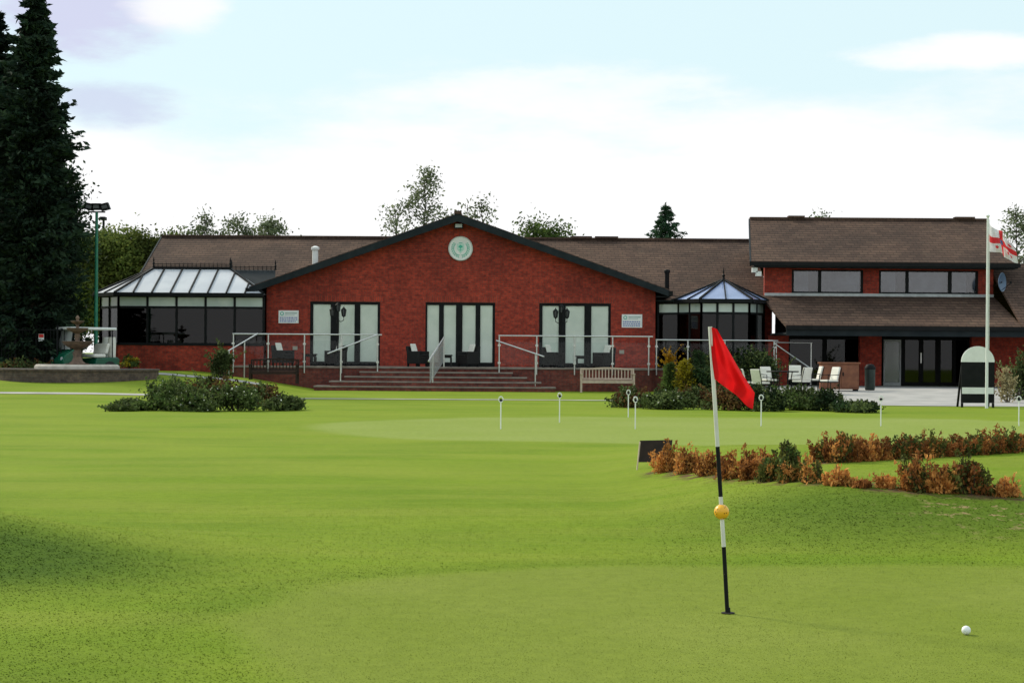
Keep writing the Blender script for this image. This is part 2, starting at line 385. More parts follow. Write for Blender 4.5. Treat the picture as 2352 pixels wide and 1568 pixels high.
tag(npmesh('putting_green_grass',V[isg].reshape(-1,3),3,M['gg']),'closely mown grass of the near putting green','grass',None,'stuff')
tag(npmesh('lawn_grass',V[~isg].reshape(-1,3),3,M['gl'],None,rm[~isg]),'short green lawn grass around the near green, painted shade on mound and bank','grass',None,'stuff')
# path and patio
def sheet(name,poly_fn,x0,x1,y0,y1,sx,sy,mat,dz=.012):
    gx=np.linspace(x0,x1,int((x1-x0)/sx)+1); b=MB()
    vs=[];fs=[];m=int((y1-y0)/sy)+1
    for x in gx:
        a,c=poly_fn(x)
        for j in range(m+1):
            yy=a+(c-a)*j/m; vs.append((x,yy,H(x,yy)+dz))
    for i in range(len(gx)-1):
        for j in range(m): fs.append((i*(m+1)+j,(i+1)*(m+1)+j,(i+1)*(m+1)+j+1,i*(m+1)+j+1))
    b.add(vs,fs); o=b.build(name,mat); o['kind']='structure'; return o
sheet('path',lambda x:(50.0+.25*math.sin(x*.15),50.7+.25*math.sin(x*.15)),-45,8,0,2,1,.4,M['paving'])
sheet('patio',lambda x:(46.6+2.2*math.exp(-(x-8.6)/.8)+.05*(x-9),66.4),8.6,30,0,20,.5,.5,M['paving'])
sheet('forecourt',lambda x:(58.9,60.1),-14.5,-8.5,0,2,.4,.4,M['paving'],.015)
# ---------------------------------------------------------------- foliage
def unit(v): return v/np.maximum(np.linalg.norm(v,axis=1,keepdims=True),1e-9)
def leaves(name,C,size,mat,parent,dirs=None,jit=.6,asp=.55):
    n=len(C); a=rng.normal(size=(n,3))
    if dirs is not None: a=unit(dirs)+a*jit*.6
    a=unit(a); b=unit(np.cross(a,rng.normal(size=(n,3))))
    s=(size*(.6+.8*rng.random(n)))[:,None]
    V=np.stack([C-a*s*.5,C+b*s*asp*.5,C+a*s*.5,C-b*s*asp*.5],1)
    return npmesh(name,V.reshape(-1,3),4,mat,parent)
def decid(name,label,base,z0,z1,R0,clumps,lp,ls,sig,mat,tr=.15,group=None,cat='tree',expo=.7):
    t=thing(name,label,cat,base,group); b=MB(); bx,by,bz=base
    tp=[(bx+R.uniform(-.06,.06)*i*R0*.3,by,bz+(z1*.96+ .04*z0-bz)*i/7) for i in range(8)]
    b.path(tp,[tr*(1-.85*i/7) for i in range(8)],7)
    Cs=[]
    for i in range(clumps):
        u=(i+.5)/clumps*.98; rr=R0*(math.sin(math.pi*(.06+.90*u))**expo)*math.sqrt(R.random())*R.uniform(.8,1.25); a=R.uniform(0,6.283)
        zc=z0+(z1-z0)*u; c=Vector((bx+rr*math.cos(a),by+rr*math.sin(a),zc))
        k=max(0,(zc-bz-rr*.7)/(z1-bz))*7; k0=min(6,int(k)); p=Vector(tp[k0]).lerp(Vector(tp[k0+1]),min(1,k-k0))
        mid=p.lerp(c,.55)+Vector((0,0,-.06*rr)); b.path([p,mid,c],[tr*.28,tr*.16,tr*.05],5)
        m=int(lp*R.uniform(.4,1.4)); s=sig*R.uniform(.6,1.3)
        Cs.append(rng.normal(size=(m,3))*np.array([s,s,s*.75])+np.array(c))
        Cs.append(np.array(mid)+rng.normal(size=(m//4,3))*s*.8)
    b.build('trunk',M['bark'],t,True); leaves('crown',np.concatenate(Cs),ls,mat,t); return t
def conifer(name,label,base,Ht,R0,nlev,nb,k,ls,mat,prof,droop=-.15,tr=.2,group=None,t0=.04,rag=.5,fl=.05,jl=.3):
    t=thing(name,label,'tree',base,group); b=MB(); bx,by,bz=base
    b.path([base,(bx,by,bz+Ht*.5),(bx,by,bz+Ht)],[tr,tr*.6,.015],8)
    Cs=[];Ds=[]
    for i in range(nlev):
        n=nb; ph=R.uniform(0,6.28)
        for j in range(n):
            u=min(.985,t0+(1-t0)*(i+jl*R.random())/nlev)
            if u>.88 and j>=n-3: continue
            L0=R0*prof(u)
            a=ph+6.283*j/n+R.uniform(-.4,.4); L=L0*R.choice((R.uniform(rag,.9),R.uniform(.7,1.0),R.uniform(.8,1.2)))+.10
            d=np.array([math.cos(a),math.sin(a),droop+R.uniform(-.18,.25)]); p=np.array([bx,by,bz+Ht*u])
            if j%3==0: b.path([p,p+d*L*.9],[.025*(1.2-u),.006],4)
            f=rng.random(k)**.65; q=p+d*L*f[:,None]; q[:,2]-=.16*L*f**2
            q[:,2]+=.26*L*np.maximum(0,f-.65)*2
            q+=rng.normal(size=(k,3))*(fl+.12*L*(1.1-f*.85))[:,None]*np.array([1,1,.55])
            Cs.append(q); Ds.append(np.tile(d+np.array([0,0,-.10]),(k,1)))
    m=40; q=np.array([bx,by,bz+Ht*.97])+rng.normal(size=(m,3))*np.array([.05,.05,Ht*.015]); Cs.append(q); Ds.append(np.tile([0,0,1.],(m,1)))
    b.build('trunk',M['bark'],t,True); leaves('crown',np.concatenate(Cs),ls,mat,t,np.concatenate(Ds),.8,.38); return t
YC=60
pro=lambda u:min(.66,(1-u)**.66*1.08)*(.93+.07*math.sin(u*23))
conifer('cypress_tree','tallest dark spiky conifer at left, its tip reaching the top of the photo',(X_(74,YC),YC,H(X_(74,YC),YC)),Z_(-14,YC,74)-.6,2.5,64,9,80,.26,M['conif'],pro,-.02,.26,rag=.3,jl=1.2)
conifer('cypress_tree','dark conifer cut by the left edge, behind the tallest spiky one',(X_(-22,61.5),61.5,.6),Z_(22,61.5,0)-.6,2.25,58,9,74,.26,M['conif'],pro,-.02,.26,rag=.35,jl=1.2)
conifer('cypress_tree','shorter dark conifer filling the gap between the two tall ones',(X_(30,63),63,.6),8.6,2.3,36,10,76,.27,M['conif'],pro,-.02,.22,jl=1.0)
b0=(X_(125,65),65,.6)
decid('broadleaf_tree','rounded dark broadleaf tree showing behind the right side of the tall conifer',b0,1.0,Z_(385,65,140),1.12,110,220,.16,.33,M['darkleaf'],.16)
bt=lambda px,Yv:(X_(px,Yv),Yv,H(X_(px,Yv),Yv))
YB=84
for px,pt,pb,rw,lb in ((185,550,740,38,'bushy green tree directly right of the dark conifers, leftmost behind the green mast'),(243,540,760,42,'bushy green tree right behind the green floodlight mast'),
     (300,546,740,42,'yellow green bushy tree between the mast and the end of the long roof'),(352,558,720,34,'bushy tree half hidden by the left gable end of the long roof')):
    decid('bushy_tree',lb,bt(px,YB),Z_(pb,YB,px)+.0,Z_(pt,YB,px),rw*YB/F*1.2,64,260,.17,.38,M['olive'],.12,'trees behind the left end of the building')
for px,pt,pb,rw,cl,lp,mt,lb in ((470,490,565,22,14,44,'birch','small pale birch top leftmost above the long roof'),(545,498,570,22,14,50,'birch','small birch top in the middle of three above the left roof'),(615,505,570,40,26,66,'birch','wider leafy birch top nearest the gable above the left roof'),
     (400,538,580,34,14,80,'olive','low green treetop peeping over the left end of the long roof'),(440,534,590,26,12,56,'midgreen','low treetop just right of the first treetop over the left roof end'),(512,528,590,24,10,44,'birch','low sparse treetop between the two small birch tops'),(580,526,590,26,10,46,'birch','low treetop left of the wider leafy birch top'),
     (974,388,600,56,54,44,'birch','tall airy birch rising behind the gable, left of its peak'),(908,470,580,32,14,38,'birch','low birch crown behind the left slope of the gable'),(1104,453,580,30,16,34,'birch','thin birch with two tips behind the right slope of the gable'),(1070,466,570,14,6,28,'birch','thin birch shoot just right of the gable peak'),
     (1222,513,590,38,26,100,'midgreen','round green treetop behind the right slope of the gable, left one of a pair'),(1278,522,590,34,22,90,'midgreen','round green treetop behind the right roof, right one of a pair'),
     (2332,478,700,46,40,60,'birch','loose leafy tree at the right edge behind the flag'),(1880,494,540,16,6,44,'midgreen','tiny treetop just showing over the two storey roof')):
    decid('background_tree',lb,bt(px,94),Z_(pb,94,px),Z_(pt,94,px),rw*94/F,cl,lp,.17,.26 if mt=='birch' else .38,M[mt],.10,'trees behind the clubhouse')
conifer('spruce_tree','dark green pointed spruce showing above the right roof',bt(1527,92),Z_(466,92,1527)-.2,4.5,42,9,34,.22,M['spruce'],lambda u:(1-u)*1.2,-.12,.16)
# ---------------------------------------------------------------- clubhouse
YF=66.5
club=thing('clubhouse','long red brick clubhouse with broad central gable and three sets of glazed doors','building',(-2.1,YF,0))
xl,xr=X_(612,YF),X_(1505,YF); ax=X_(1052,YF,490); ZA=6.66; ze=3.83; exl,exr=-9.98,5.94
def ztop(x): return ze+(ZA-ze)*((x-exl)/(ax-exl) if x<ax else (exr-x)/(exr-ax))-.14
ops=[(X_(712,YF),X_(873,YF)),(X_(977,YF),X_(1137,YF)),(X_(1238,YF),X_(1403,YF))]; zd=3.29; zt=.85
b=MB(); cuts=[xl]+[v for o in ops for v in o]+[xr]
for i in range(len(cuts)-1):
    a,c=cuts[i],cuts[i+1]; z0=zd if i%2 else 0.0
    pts=[(a,z0),(c,z0),(c,ztop(c))]+([(ax,ztop(ax))] if a<ax<c else [])+[(a,ztop(a))]
    b.prism(pts,YF,YF+.3)
b.box(xl,xl+.3,YF+.3,75,0,3.7); b.box(xr-.3,xr,YF+.3,75,0,3.7)
b.build('wall',M['brick'],club)
for a,c in ops: MB().box(a-.1,c+.1,YF-.006,YF+.05,zd,zd+.22).build('lintel',M['soldier'],club)
pans=[[(719,759),(778,814),(827,867)],[(981,1008),(1019,1047),(1062,1092),(1103,1131)],[(1246,1283),(1299,1342),(1358,1397)]]
for (a,c),pl in zip(ops,pans):
    f=MB(); e=[a]+[X_(v,YF) for p in pl for v in p]+[c]
    for i in range(0,len(e),2): f.box(e[i],e[i+1],YF+.03,YF+.13,zt,zd)
    for i in range(1,len(e)-1,2):
        f.box(e[i],e[i+1],YF+.032,YF+.128,zd-.10,zd); f.box(e[i],e[i+1],YF+.032,YF+.128,zt,zt+.16)
    fo=f.build('french_door',M['black'],club)
    for i in range(1,len(e)-1,2):
        MB().box(e[i],e[i+1],YF+.05,YF+.06,zt+.16,zd-.10).build('pane',M['glassc'],fo)
        s=MB(); n=max(4,int((e[i+1]-e[i])/.09)); ww=(e[i+1]-e[i])/n
        for k in range(n): s.add([(e[i]+k*ww,YF+.085,zt),(e[i]+(k+1)*ww+.005,YF+.072,zt),(e[i]+(k+1)*ww+.005,YF+.072,zd),(e[i]+k*ww,YF+.085,zd)],[(0,1,2,3)])
        s.build('blind',M['blind'],fo)
MB().box(xl+.3,xr-.3,YF+.6,YF+.65,.3,3.4).build('interior_dark_sheet',M['dark'],club)
# gable roof
b=MB(); YR=66.0
for x0 in (exl,exr): b.slab([(x0,YR,ze),(ax,YR,ZA),(ax,75.6,ZA),(x0,75.6,ze)],.10)
b.build('gable_roof',M['tile'],club)
b=MB()
for x0 in (exl,exr):
    b.add([(x0,YR-.04,ze-.03),(ax,YR-.04,ZA-.03),(ax,YR-.04,ZA-.31),(x0,YR-.04,ze-.27),(x0,YR+.03,ze-.03),(ax,YR+.03,ZA-.03),(ax,YR+.03,ZA-.31),(x0,YR+.03,ze-.27)],
      [(0,1,2,3),(7,6,5,4),(0,4,5,1),(1,5,6,2),(2,6,7,3),(3,7,4,0)])
b.build('bargeboard',M['fascia'],club)
MB().slab([(exl,YR+.035,ze-.2),(ax,YR+.035,ZA-.215),(ax,YF+.0,ZA-.215),(exl,YF,ze-.2)],.02).slab([(exr,YR+.035,ze-.2),(ax,YR+.035,ZA-.215),(ax,YF,ZA-.215),(exr,YF,ze-.2)],.02).build('soffit',M['fascia'],club)
MB().box(exl-.14,exl+.02,YR-.05,75,ze-.24,ze-.06).box(exl-.02,xl-.005,YR+.05,YF+.4,ze-.30,ze-.25).build('gutter',M['black'],club)
MB().box(exr-.02,exr+.14,YR-.05,75,ze-.24,ze-.06).box(xr+.005,exr+.02,YR+.05,YF+.4,ze-.30,ze-.25).build('gutter',M['black'],club)
MB().beam((ax,YR-.08,ZA+.03),(ax,75.6,ZA+.03),.26,.12).build('ridge_tile',M['tile'],club)
# rear range
RX0,RX1=-15.1,10.2; YE=68.3; YRi=75.0; ZE=3.5; ZR=6.30
b=MB().slab([(RX0,YE,ZE),(RX1,YE,ZE),(RX1,YRi,ZR),(RX0,YRi,ZR)],.12).slab([(RX1,81.7,ZE),(RX0,81.7,ZE),(RX0,YRi,ZR),(RX1,YRi,ZR)],.12)
ro=b.build('long_roof',M['tile'],club)
MB().beam((RX0,YRi,ZR+.02),(RX1,YRi,ZR+.02),.3,.1).build('ridge_tile',M['tile'],club)
for a,c in ((1310,1358),(1365,1418)): MB().box(X_(a,YRi),X_(c,YRi),YRi-.2,YRi+.2,ZR+.04,ZR+.13).build('ridge_vent',M['tile'],ro)
MB().box(RX0+.61,xl,YE+.4,YE+.7,.3,ZE).build('rear_wall',M['brick'],club); MB().box(xr,9.6,YE+.4,YE+.7,0,ZE).build('rear_wall',M['brick'],club)
MB().prismx([(YE+.4,.3),(81,.3),(81,ZE),(YRi,ZR-.15),(YE+.4,ZE)],RX0+.3,RX0+.6).build('end_wall',M['brick'],club)
MB().beam((RX0-.02,YE,ZE-.1),(RX0-.02,YRi,ZR-.1),.06,.22).build('verge_board',M['fascia'],club)
MB().box(RX0,exl-.2,YE-.1,YE,ZE-.14,ZE-.02).build('gutter',M['black'],club); MB().box(exr+.2,RX1,YE-.1,YE,ZE-.14,ZE-.02).build('gutter',M['black'],club)
# flues
c=P(724,600,70.5); zr=ZE+(ZR-ZE)*(70.5-YE)/(YRi-YE)
MB().tube((c.x,70.5,zr-.1),(c.x,70.5,Z_(573,70.5,724)),.12,n=12).lathe([(.16,-.02),(.17,.08),(.05,.14)],(c.x,70.5,Z_(573,70.5,724)),14).build('white_flue',M['white'],club,True)
c=P(1532,650,69); MB().tube((c.x,69,3.5),(c.x,69,Z_(626,69,1532)),.09,n=10).lathe([(.12,-.02),(.12,.08),(.08,.12)],(c.x,69,Z_(626,69,1532)),12).build('black_flue',M['black'],club,True)
# crest on the gable
cc=P(1058,571,YF); cr=.47
cre=MB().lathe([(cr,0),(cr,-.05),(cr-.035,-.065),(cr-.05,-.05)],(cc.x,YF,cc.z),40,0,'y').build('club_crest',M['white'],club,True)
MB().lathe([(cr-.001,-.0505),(cr-.012,-.064),(cr-.035,-.0665),(cr-.040,-.05)],(cc.x,YF,cc.z),40,0,'y').build('crest_ring',M['ring'],cre)
MB().lathe([(cr-.043,-.0505),(cr-.045,-.055)],(cc.x,YF,cc.z),40,0,'y').build('crest_face',M['white'],cre)
y=YF-.060
for sg in (-1,1):
    b=MB(); pr=None
    for i in range(9):
        a=math.radians(-75+i*14); pc=Vector((cc.x+math.cos(a)*.30*sg,YF-.058,cc.z+math.sin(a)*.30))
        if pr is not None: b.beam(pr,pc,.012,.004)
        pr=pc
        for rad,tilt in ((.335,.5),(.265,-.5)):
            x,z=math.cos(a)*rad*sg,math.sin(a)*rad; da=a+math.pi/2+tilt; dx,dz=math.cos(da)*.10*sg,math.sin(da)*.10; L=math.hypot(dx,dz); ww=.018; ox,oz=-dz/L*ww,dx/L*ww
            b.add([(cc.x+x-dx/2,y,cc.z+z-dz/2),(cc.x+x+ox,y,cc.z+z+oz),(cc.x+x+dx/2,y,cc.z+z+dz/2),(cc.x+x-ox,y,cc.z+z-oz)],[(3,2,1,0)])
    b.build('wreath_branch',M['teal'],cre)
MB().prism([(cc.x-.14,cc.z+.18),(cc.x-.14,cc.z-.02),(cc.x,cc.z-.18),(cc.x+.14,cc.z-.02),(cc.x+.14,cc.z+.18)],YF-.060,YF-.052).build('shield',M['tealp'],cre)
b=MB()
for x,z,r in ((0,.10,.04),(-.045,.07,.035),(.045,.07,.035),(0,.04,.035)): b.lathe([(r,-.061),(r*.8,-.065)],(cc.x+x,YF,cc.z+z),10,0,'y')
b.box(cc.x-.010,cc.x+.010,YF-.066,YF-.06,cc.z-.10,cc.z+.03).box(cc.x-.06,cc.x+.06,YF-.0665,YF-.0602,cc.z-.055,cc.z-.04); b.build('shield_device',M['teal'],cre)
MB().box(cc.x-.07,cc.x+.07,YF-.0665,YF-.0555,cc.z+.20,cc.z+.225).build('crown_device',M['teal'],cre)
c=P(1054,520,YF)
fl=MB().box(c.x-.17,c.x+.17,YF-.28,YF-.12,c.z-.10,c.z+.10).beam((c.x,YF-.15,c.z),(c.x,YF,c.z+.02),.06).build('floodlight',M['black'],club)
MB().box(c.x-.13,c.x+.13,YF-.29,YF-.283,c.z-.06,c.z+.07).build('lamp_glass',M['lampglass'],fl)
for px,py in ((678,799),(1428,808)):
    c=P(px,py,YF); MB().box(c.x-.09,c.x+.09,YF-.05,YF,c.z-.07,c.z+.07).build('wall_socket',M['beige'],club)
# ---------------------------------------------------------------- two-storey wing
YW=67.0; wx0,wx1=9.7,18.5
wing=thing('clubhouse_wing','two storey brick wing with tiled upper roof and tiled canopy over the ground floor','building',(14,YW,0))
zl=3.67; ZU=4.94
b=MB(); ups=[(X_(1818,YW),X_(1982,YW)),(X_(2018,YW),X_(2246,YW))]; z0u,z1u=Z_(674,YW,2000),Z_(620,YW,2000)
cuts=[wx0]+[v for o in ups for v in o]+[wx1]
for i in range(len(cuts)-1):
    a,c=cuts[i],cuts[i+1]
    if i%2: b.box(a,c,YW,YW+.3,zl-.3,z0u); b.box(a,c,YW,YW+.3,z1u,ZU+.15)
    else: b.box(a,c,YW,YW+.3,zl-.3,ZU+.15)
b.build('upper_wall',M['brick'],wing)
SK=.145
MB().prismx([(YW+.301,.2),(76,.2),(76,4.9),(71,6.7),(YW+.301,5.1)],wx0,wx0+.3,0,SK,YW).build('end_wall',M['brick'],wing)
MB().prismx([(YW+.301,.2),(76,.2),(76,4.9),(71,6.7),(YW+.301,5.1)],wx1-.3,wx1).build('end_wall',M['brick'],wing)
wps=[[(1823,1879),(1886,1977)],[(2023,2080),(2087,2178),(2186,2241)]]
for (a,c),pl in zip(ups,wps):
    f=MB(); e=[a]+[X_(v,YW) for p in pl for v in p]+[c]
    for i in range(0,len(e),2): f.box(e[i],e[i+1],YW+.04,YW+.12,z0u,z1u)
    for i in range(1,len(e)-1,2): f.box(e[i],e[i+1],YW+.042,YW+.118,z1u-.06,z1u); f.box(e[i],e[i+1],YW+.042,YW+.118,z0u,z0u+.06)
    fo=f.build('upper_window',M['black'],wing)
    for i in range(1,len(e)-1,2):
        MB().box(e[i],e[i+1],YW+.08,YW+.09,z0u+.06,z1u-.06).build('pane',M['glassw'],fo)
        w_=e[i+1]-e[i]
        cu=MB().box(e[i]+.005,e[i]+w_*R.choice((.97,.97,.6)),YW+.10,YW+.11,z0u,z1u).build('curtain',M['net'],fo)  # curtain tone carries the painted pane reflection
    MB().box(a-.03,c+.03,YW-.05,YW+.04,z0u-.06,z0u).build('sill',M['black'],fo)
MB().box(wx0+.6,wx1-.3,YW+1.2,YW+1.25,.2,5).build('interior_dark_sheet',M['dark'],wing)
b=MB().slab([(9.08,66.3,ZU),(19.3,66.3,ZU),(19.3,71,6.93),(9.66,71,6.93)],.12).slab([(19.3,76.2,ZU),(10.5,76.2,ZU),(9.66,71,6.93),(19.3,71,6.93)],.12)
ur=b.build('upper_roof',M['tile'],wing)
MB().beam((9.66,71,6.94),(19.3,71,6.94),.3,.1).build('ridge_tile',M['tile'],wing)
for a,c in ((1808,1845),(2190,2235)): MB().box(X_(a,71),X_(c,71),70.8,71.2,6.97,7.05).build('ridge_vent',M['tile'],ur)
MB().box(9.06,19.32,66.22,66.31,ZU-.17,ZU-.03).build('gutter',M['black'],wing)
MB().box(9.2,19.25,66.312,YW-.002,ZU-.22,ZU-.17).build('soffit',M['fascia'],wing)
MB().beam((9.05,66.3,ZU-.1),(9.63,71,6.83),.05,.2).build('verge_board',M['fascia'],wing)
MB().box(wx0,wx1,YW-.06,YW,zl-.02,zl+.09).build('flashing',M['lead'],wing)
lx0,lx1=9.95,27
MB().slab([(lx0,63.2,2.47),(18.52,63.2,2.47),(18.52,YW,zl),(9.55,YW,zl)],.12).build('canopy_roof',M['tile'],wing)
MB().slab([(18.53,63.2,2.47),(lx1,63.2,2.47),(lx1,68,5.0),(18.53,68,5.0)],.12).slab([(lx1,72.8,2.47),(18.53,72.8,2.47),(18.53,68,5.0),(lx1,68,5.0)],.12).build('side_roof',M['tile'],wing)
MB().box(lx0-.02,lx1,63.1,63.2,2.30,2.44).build('gutter',M['black'],wing)
MB().box(lx0,lx1,63.202,63.26,2.08,2.34).build('canopy_fascia',M['fascia'],wing); MB().box(lx0,lx1,63.262,67.9,2.12,2.2).build('canopy_soffit',M['fascia'],wing)
YG=67.9; zg=.22
for a,c in ((1765,1812),(1975,2025),(2232,2700)): MB().box(X_(a,66.5),X_(c,66.5),66.5,66.8,.1,2.118).build('brick_pier',M['brick'],wing)
def glazed(a,c,panels,nm):
    f=MB(); e=[X_(a,YG)]; 
    for p in panels: e+= [X_(p[0],YG),X_(p[1],YG)]
    e.append(X_(c,YG))
    for i in range(0,len(e),2): f.box(e[i],e[i+1],YG+.05,YG+.15,zg,2.3)
    for i in range(1,len(e)-1,2): f.box(e[i],e[i+1],YG+.052,YG+.148,2.0,2.3); f.box(e[i],e[i+1],YG+.052,YG+.148,zg,zg+.14)
    fo=f.build(nm,M['black'],wing)
    for i in range(1,len(e)-1,2): MB().box(e[i],e[i+1],YG+.09,YG+.1,zg+.14,2.0).build('pane',M['glassd'],fo)
    return fo
glazed(1790,1990,[(1815,1890),(1900,1975)],'ground_floor_window')
gd=glazed(2005,2260,[(2033,2066),(2080,2112),(2122,2150),(2162,2190),(2197,2224)],'entrance_door')
x0,x1=X_(2030,67.3),X_(2070,67.3)
b=MB().box(x0,x0+.05,67.3,67.35,zg,2.0).box(x1-.05,x1,67.3,67.35,zg,2.0).box(x0+.05,x1-.05,67.3,67.35,1.92,2.0).box(x0+.05,x1-.05,67.3,67.35,zg,zg+.12); dl=b.build('open_door_leaf',M['lead'],wing)
MB().box(x0+.05,x1-.05,67.32,67.33,zg+.12,1.92).build('pane',M['glassh'],dl)  # whitish glass paints in this door pane's reflection
MB().box(X_(2116,YG)-.02,X_(2116,YG)+.02,YG+.0,YG+.05,1.1,1.5).build('door_handle',M['steel'],gd)
MB().box(wx0+.7,25,YG+1.0,YG+1.05,.1,2.6).build('lobby_dark_sheet',M['dark'],wing)  # dark sheet added so the entrance glass looks dark
c=P(1738,622,66.5)
for dx,dz in ((-.08,.02),(.07,-.12)): MB().box(c.x+dx-.1,c.x+dx+.1,66.4,66.62,c.z+dz-.08,c.z+dz+.1).build('security_lamp',M['white'],wing)
c=P(2301,648,65.5)
d=MB().lathe([(.02,.10),(.16,.075),(.28,.03),(.36,-.02),(.355,-.03),(.27,.02),(.15,.06),(.01,.085)],(0,0,0),24,0,'y')
ca=math.radians(52); d.v=[(c.x+x*math.cos(ca)-y*math.sin(ca),c.y+x*math.sin(ca)+y*math.cos(ca),c.z+z) for x,y,z in d.v]
t=thing('satellite_dish','blue grey satellite dish on the upper wall beside the flagpole','satellite dish',(c.x,c.y,c.z)); d.build('dish',M['dish'],t,True)
MB().tube((c.x,c.y,c.z),(18.5,67.1,c.z-.1),.025).build('bracket',M['black'],t)
MB().tube((c.x,c.y,c.z-.3),(c.x+.25,c.y-.3,c.z-.05),.012).lathe([(.04,-.05),(.04,.05)],(c.x+.25,c.y-.3,c.z-.03),10).build('feed_arm',M['black'],t)
# ---------------------------------------------------------------- conservatories
def glazed_wall(root,p0,p1,z0,zt_,z1,n,glass='glassd',fw=.085):
    f=MB(); p0=Vector((*p0,0));p1=Vector((*p1,0)); out=[]
    for i in range(n+1):
        q=p0.lerp(p1,i/n); f.beam((q.x,q.y,z0),(q.x,q.y,z1),fw)
    for z_,w in ((z0,.10),(zt_,.085),(z1,.14)): f.beam((p0.x,p0.y,z_),(p1.x,p1.y,z_),fw*.93,w)
    fo=f.build('window_frame',M['black'],root)
    for i in range(n):
        a=p0.lerp(p1,i/n);c=p0.lerp(p1,(i+1)/n)
        MB().pane(a,c,z0+.05,zt_-.04).build('pane',M[glass],fo); MB().pane(a,c,zt_+.043,z1-.07).build('transom',M['pale_transom'],fo)
YCo=66.0
cons=thing('conservatory','wide black framed conservatory with pale panelled hipped roof, left of the gable','conservatory',(-12.5,YCo,.6))
pA=(X_(272,YCo),YCo); pB=(X_(232,67.2),67.2); pC=(pB[0],69.6); pD=(-9.42,YCo)
zs=1.63; zc=3.47; ztr=3.02
b=MB()
ring=[pC,pB,pA,pD]
for a,c in zip(ring[:-1],ring[1:]): b.pane(a,c,.3,zs-.05,.25)
b.build('dwarf_wall',M['brick'],cons)
b=MB()
for a,c in zip(ring[:-1],ring[1:]): b.pane(a,c,zs-.05,zs,.33)
b.build('sill',M['black'],cons)
glazed_wall(cons,pB,pA,zs,ztr,zc,2); glazed_wall(cons,pA,pD,zs,ztr,zc,5); glazed_wall(cons,pC,pB,zs,ztr,zc,3)
eA=Vector((pA[0]-.1,YCo-.25,3.55)); eB=Vector((pB[0]-.25,67.05,3.55)); eC=Vector((pB[0]-.25,69.6,3.55)); eD=Vector((-9.4,YCo-.25,3.55))
r0=Vector((X_(352,68.2),68.2,Z_(617,68.2,352))); r1=Vector((X_(528,68.2),68.2,r0.z)); eE=Vector((-9.4,69.6,3.55))
b=MB()
for pl in ([eA,eD,r1,r0],[eB,eA,r0],[eC,eB,r0],[eD,eE,r1],[eE,eC,r0,r1]): b.slab(pl,.025)
b.build('roof',M['poly'],cons)
b=MB(); up=Vector((0,0,.02))
for i in range(1,8):
    tx=i/8; e=eA.lerp(eD,tx)
    if e.x<r0.x: u=(e.x-eA.x)/(r0.x-eA.x); top=eA.lerp(r0,u)
    elif e.x>r1.x: u=(eD.x-e.x)/(eD.x-r1.x); top=eD.lerp(r1,u)
    else: top=Vector((e.x,r0.y,r0.z))
    b.beam(e+up,top+up,.055,.06)
for p in (eA,eB,eC): b.beam(p+up,r0+up,.08,.08)
b.beam(eD+up,r1+up,.08,.08); b.beam(eA.lerp(eB,.5)+up,r0+up,.055,.06); b.beam(eB.lerp(eC,.5)+up,r0+up,.055,.06); b.beam(r0+up,r1+up,.12,.12)
for p,q_ in ((eA,eD),(eB,eA),(eC,eB)): b.beam(p-Vector((0,0,.05)),q_-Vector((0,0,.05)),.1,.14)
b.build('glazing_bar',M['black'],cons)
def crest(a,c_,root,fin=True):
    b=MB(); L=(c_-a).length; n=max(2,int(L/.16)); 
    for i in range(n+1):
        q_=a.lerp(c_,i/n); b.tube(q_,q_+Vector((0,0,.19)),.016,.006,5); b.lathe([(.004,0),(.030,.02),(.004,.045)],(q_.x,q_.y,q_.z+.10),6)
    for z_ in (.06,.13): b.beam(a+Vector((0,0,z_)),c_+Vector((0,0,z_)),.022)
    if fin:
        for q_ in (a,c_): b.lathe([(.05,0),(.03,.1),(.05,.16),(.02,.22),(.035,.28),(.003,.42)],tuple(q_),8)
    b.build('ridge_cresting',M['black'],root)
crest(r0+Vector((0,0,.06)),r1+Vector((0,0,.06)),cons)
k0=Vector((-11.2,69.4,4.62)); k1=Vector((-9.45,69.4,4.62))
MB().slab([(-11.5,68.2,3.9),(-9.3,68.2,3.9),k1,k0],.03).build('link_roof',M['fascia'],cons)
crest(k0,k1,cons)
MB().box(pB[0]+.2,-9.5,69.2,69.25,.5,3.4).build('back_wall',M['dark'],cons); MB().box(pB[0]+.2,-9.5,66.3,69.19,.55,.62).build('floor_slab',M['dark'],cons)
def dining_chair():
    t=thing('dining_chair','wooden dining chair behind the conservatory glass at its left end','chair')
    MB().box(-.22,.22,-.22,.22,.42,.48).build('seat',M['wood'],t)
    b=MB(); b.box(-.22,.22,.18,.22,.85,.98)
    for x in (-.2,-.07,.07,.2): b.box(x-.02,x+.02,.185,.215,.48,.85)
    b.build('backrest',M['wood'],t)
    for x in (-.19,.19):
        for y in (-.19,.19): MB().box(x-.02,x+.02,y-.02,y+.02,0,.42).build('leg',M['wood'],t)
    return t
dc=dining_chair(); dc.location=(X_(292,66.7),66.9,.85); dc.rotation_euler.z=.4
dup(dc,(X_(325,67),67.1,.85),-.5,'wooden dining chair inside the conservatory, second from its left end')
dup(dc,(X_(400,67),67.4,.85),.2,'wooden dining chair inside the conservatory near its middle')
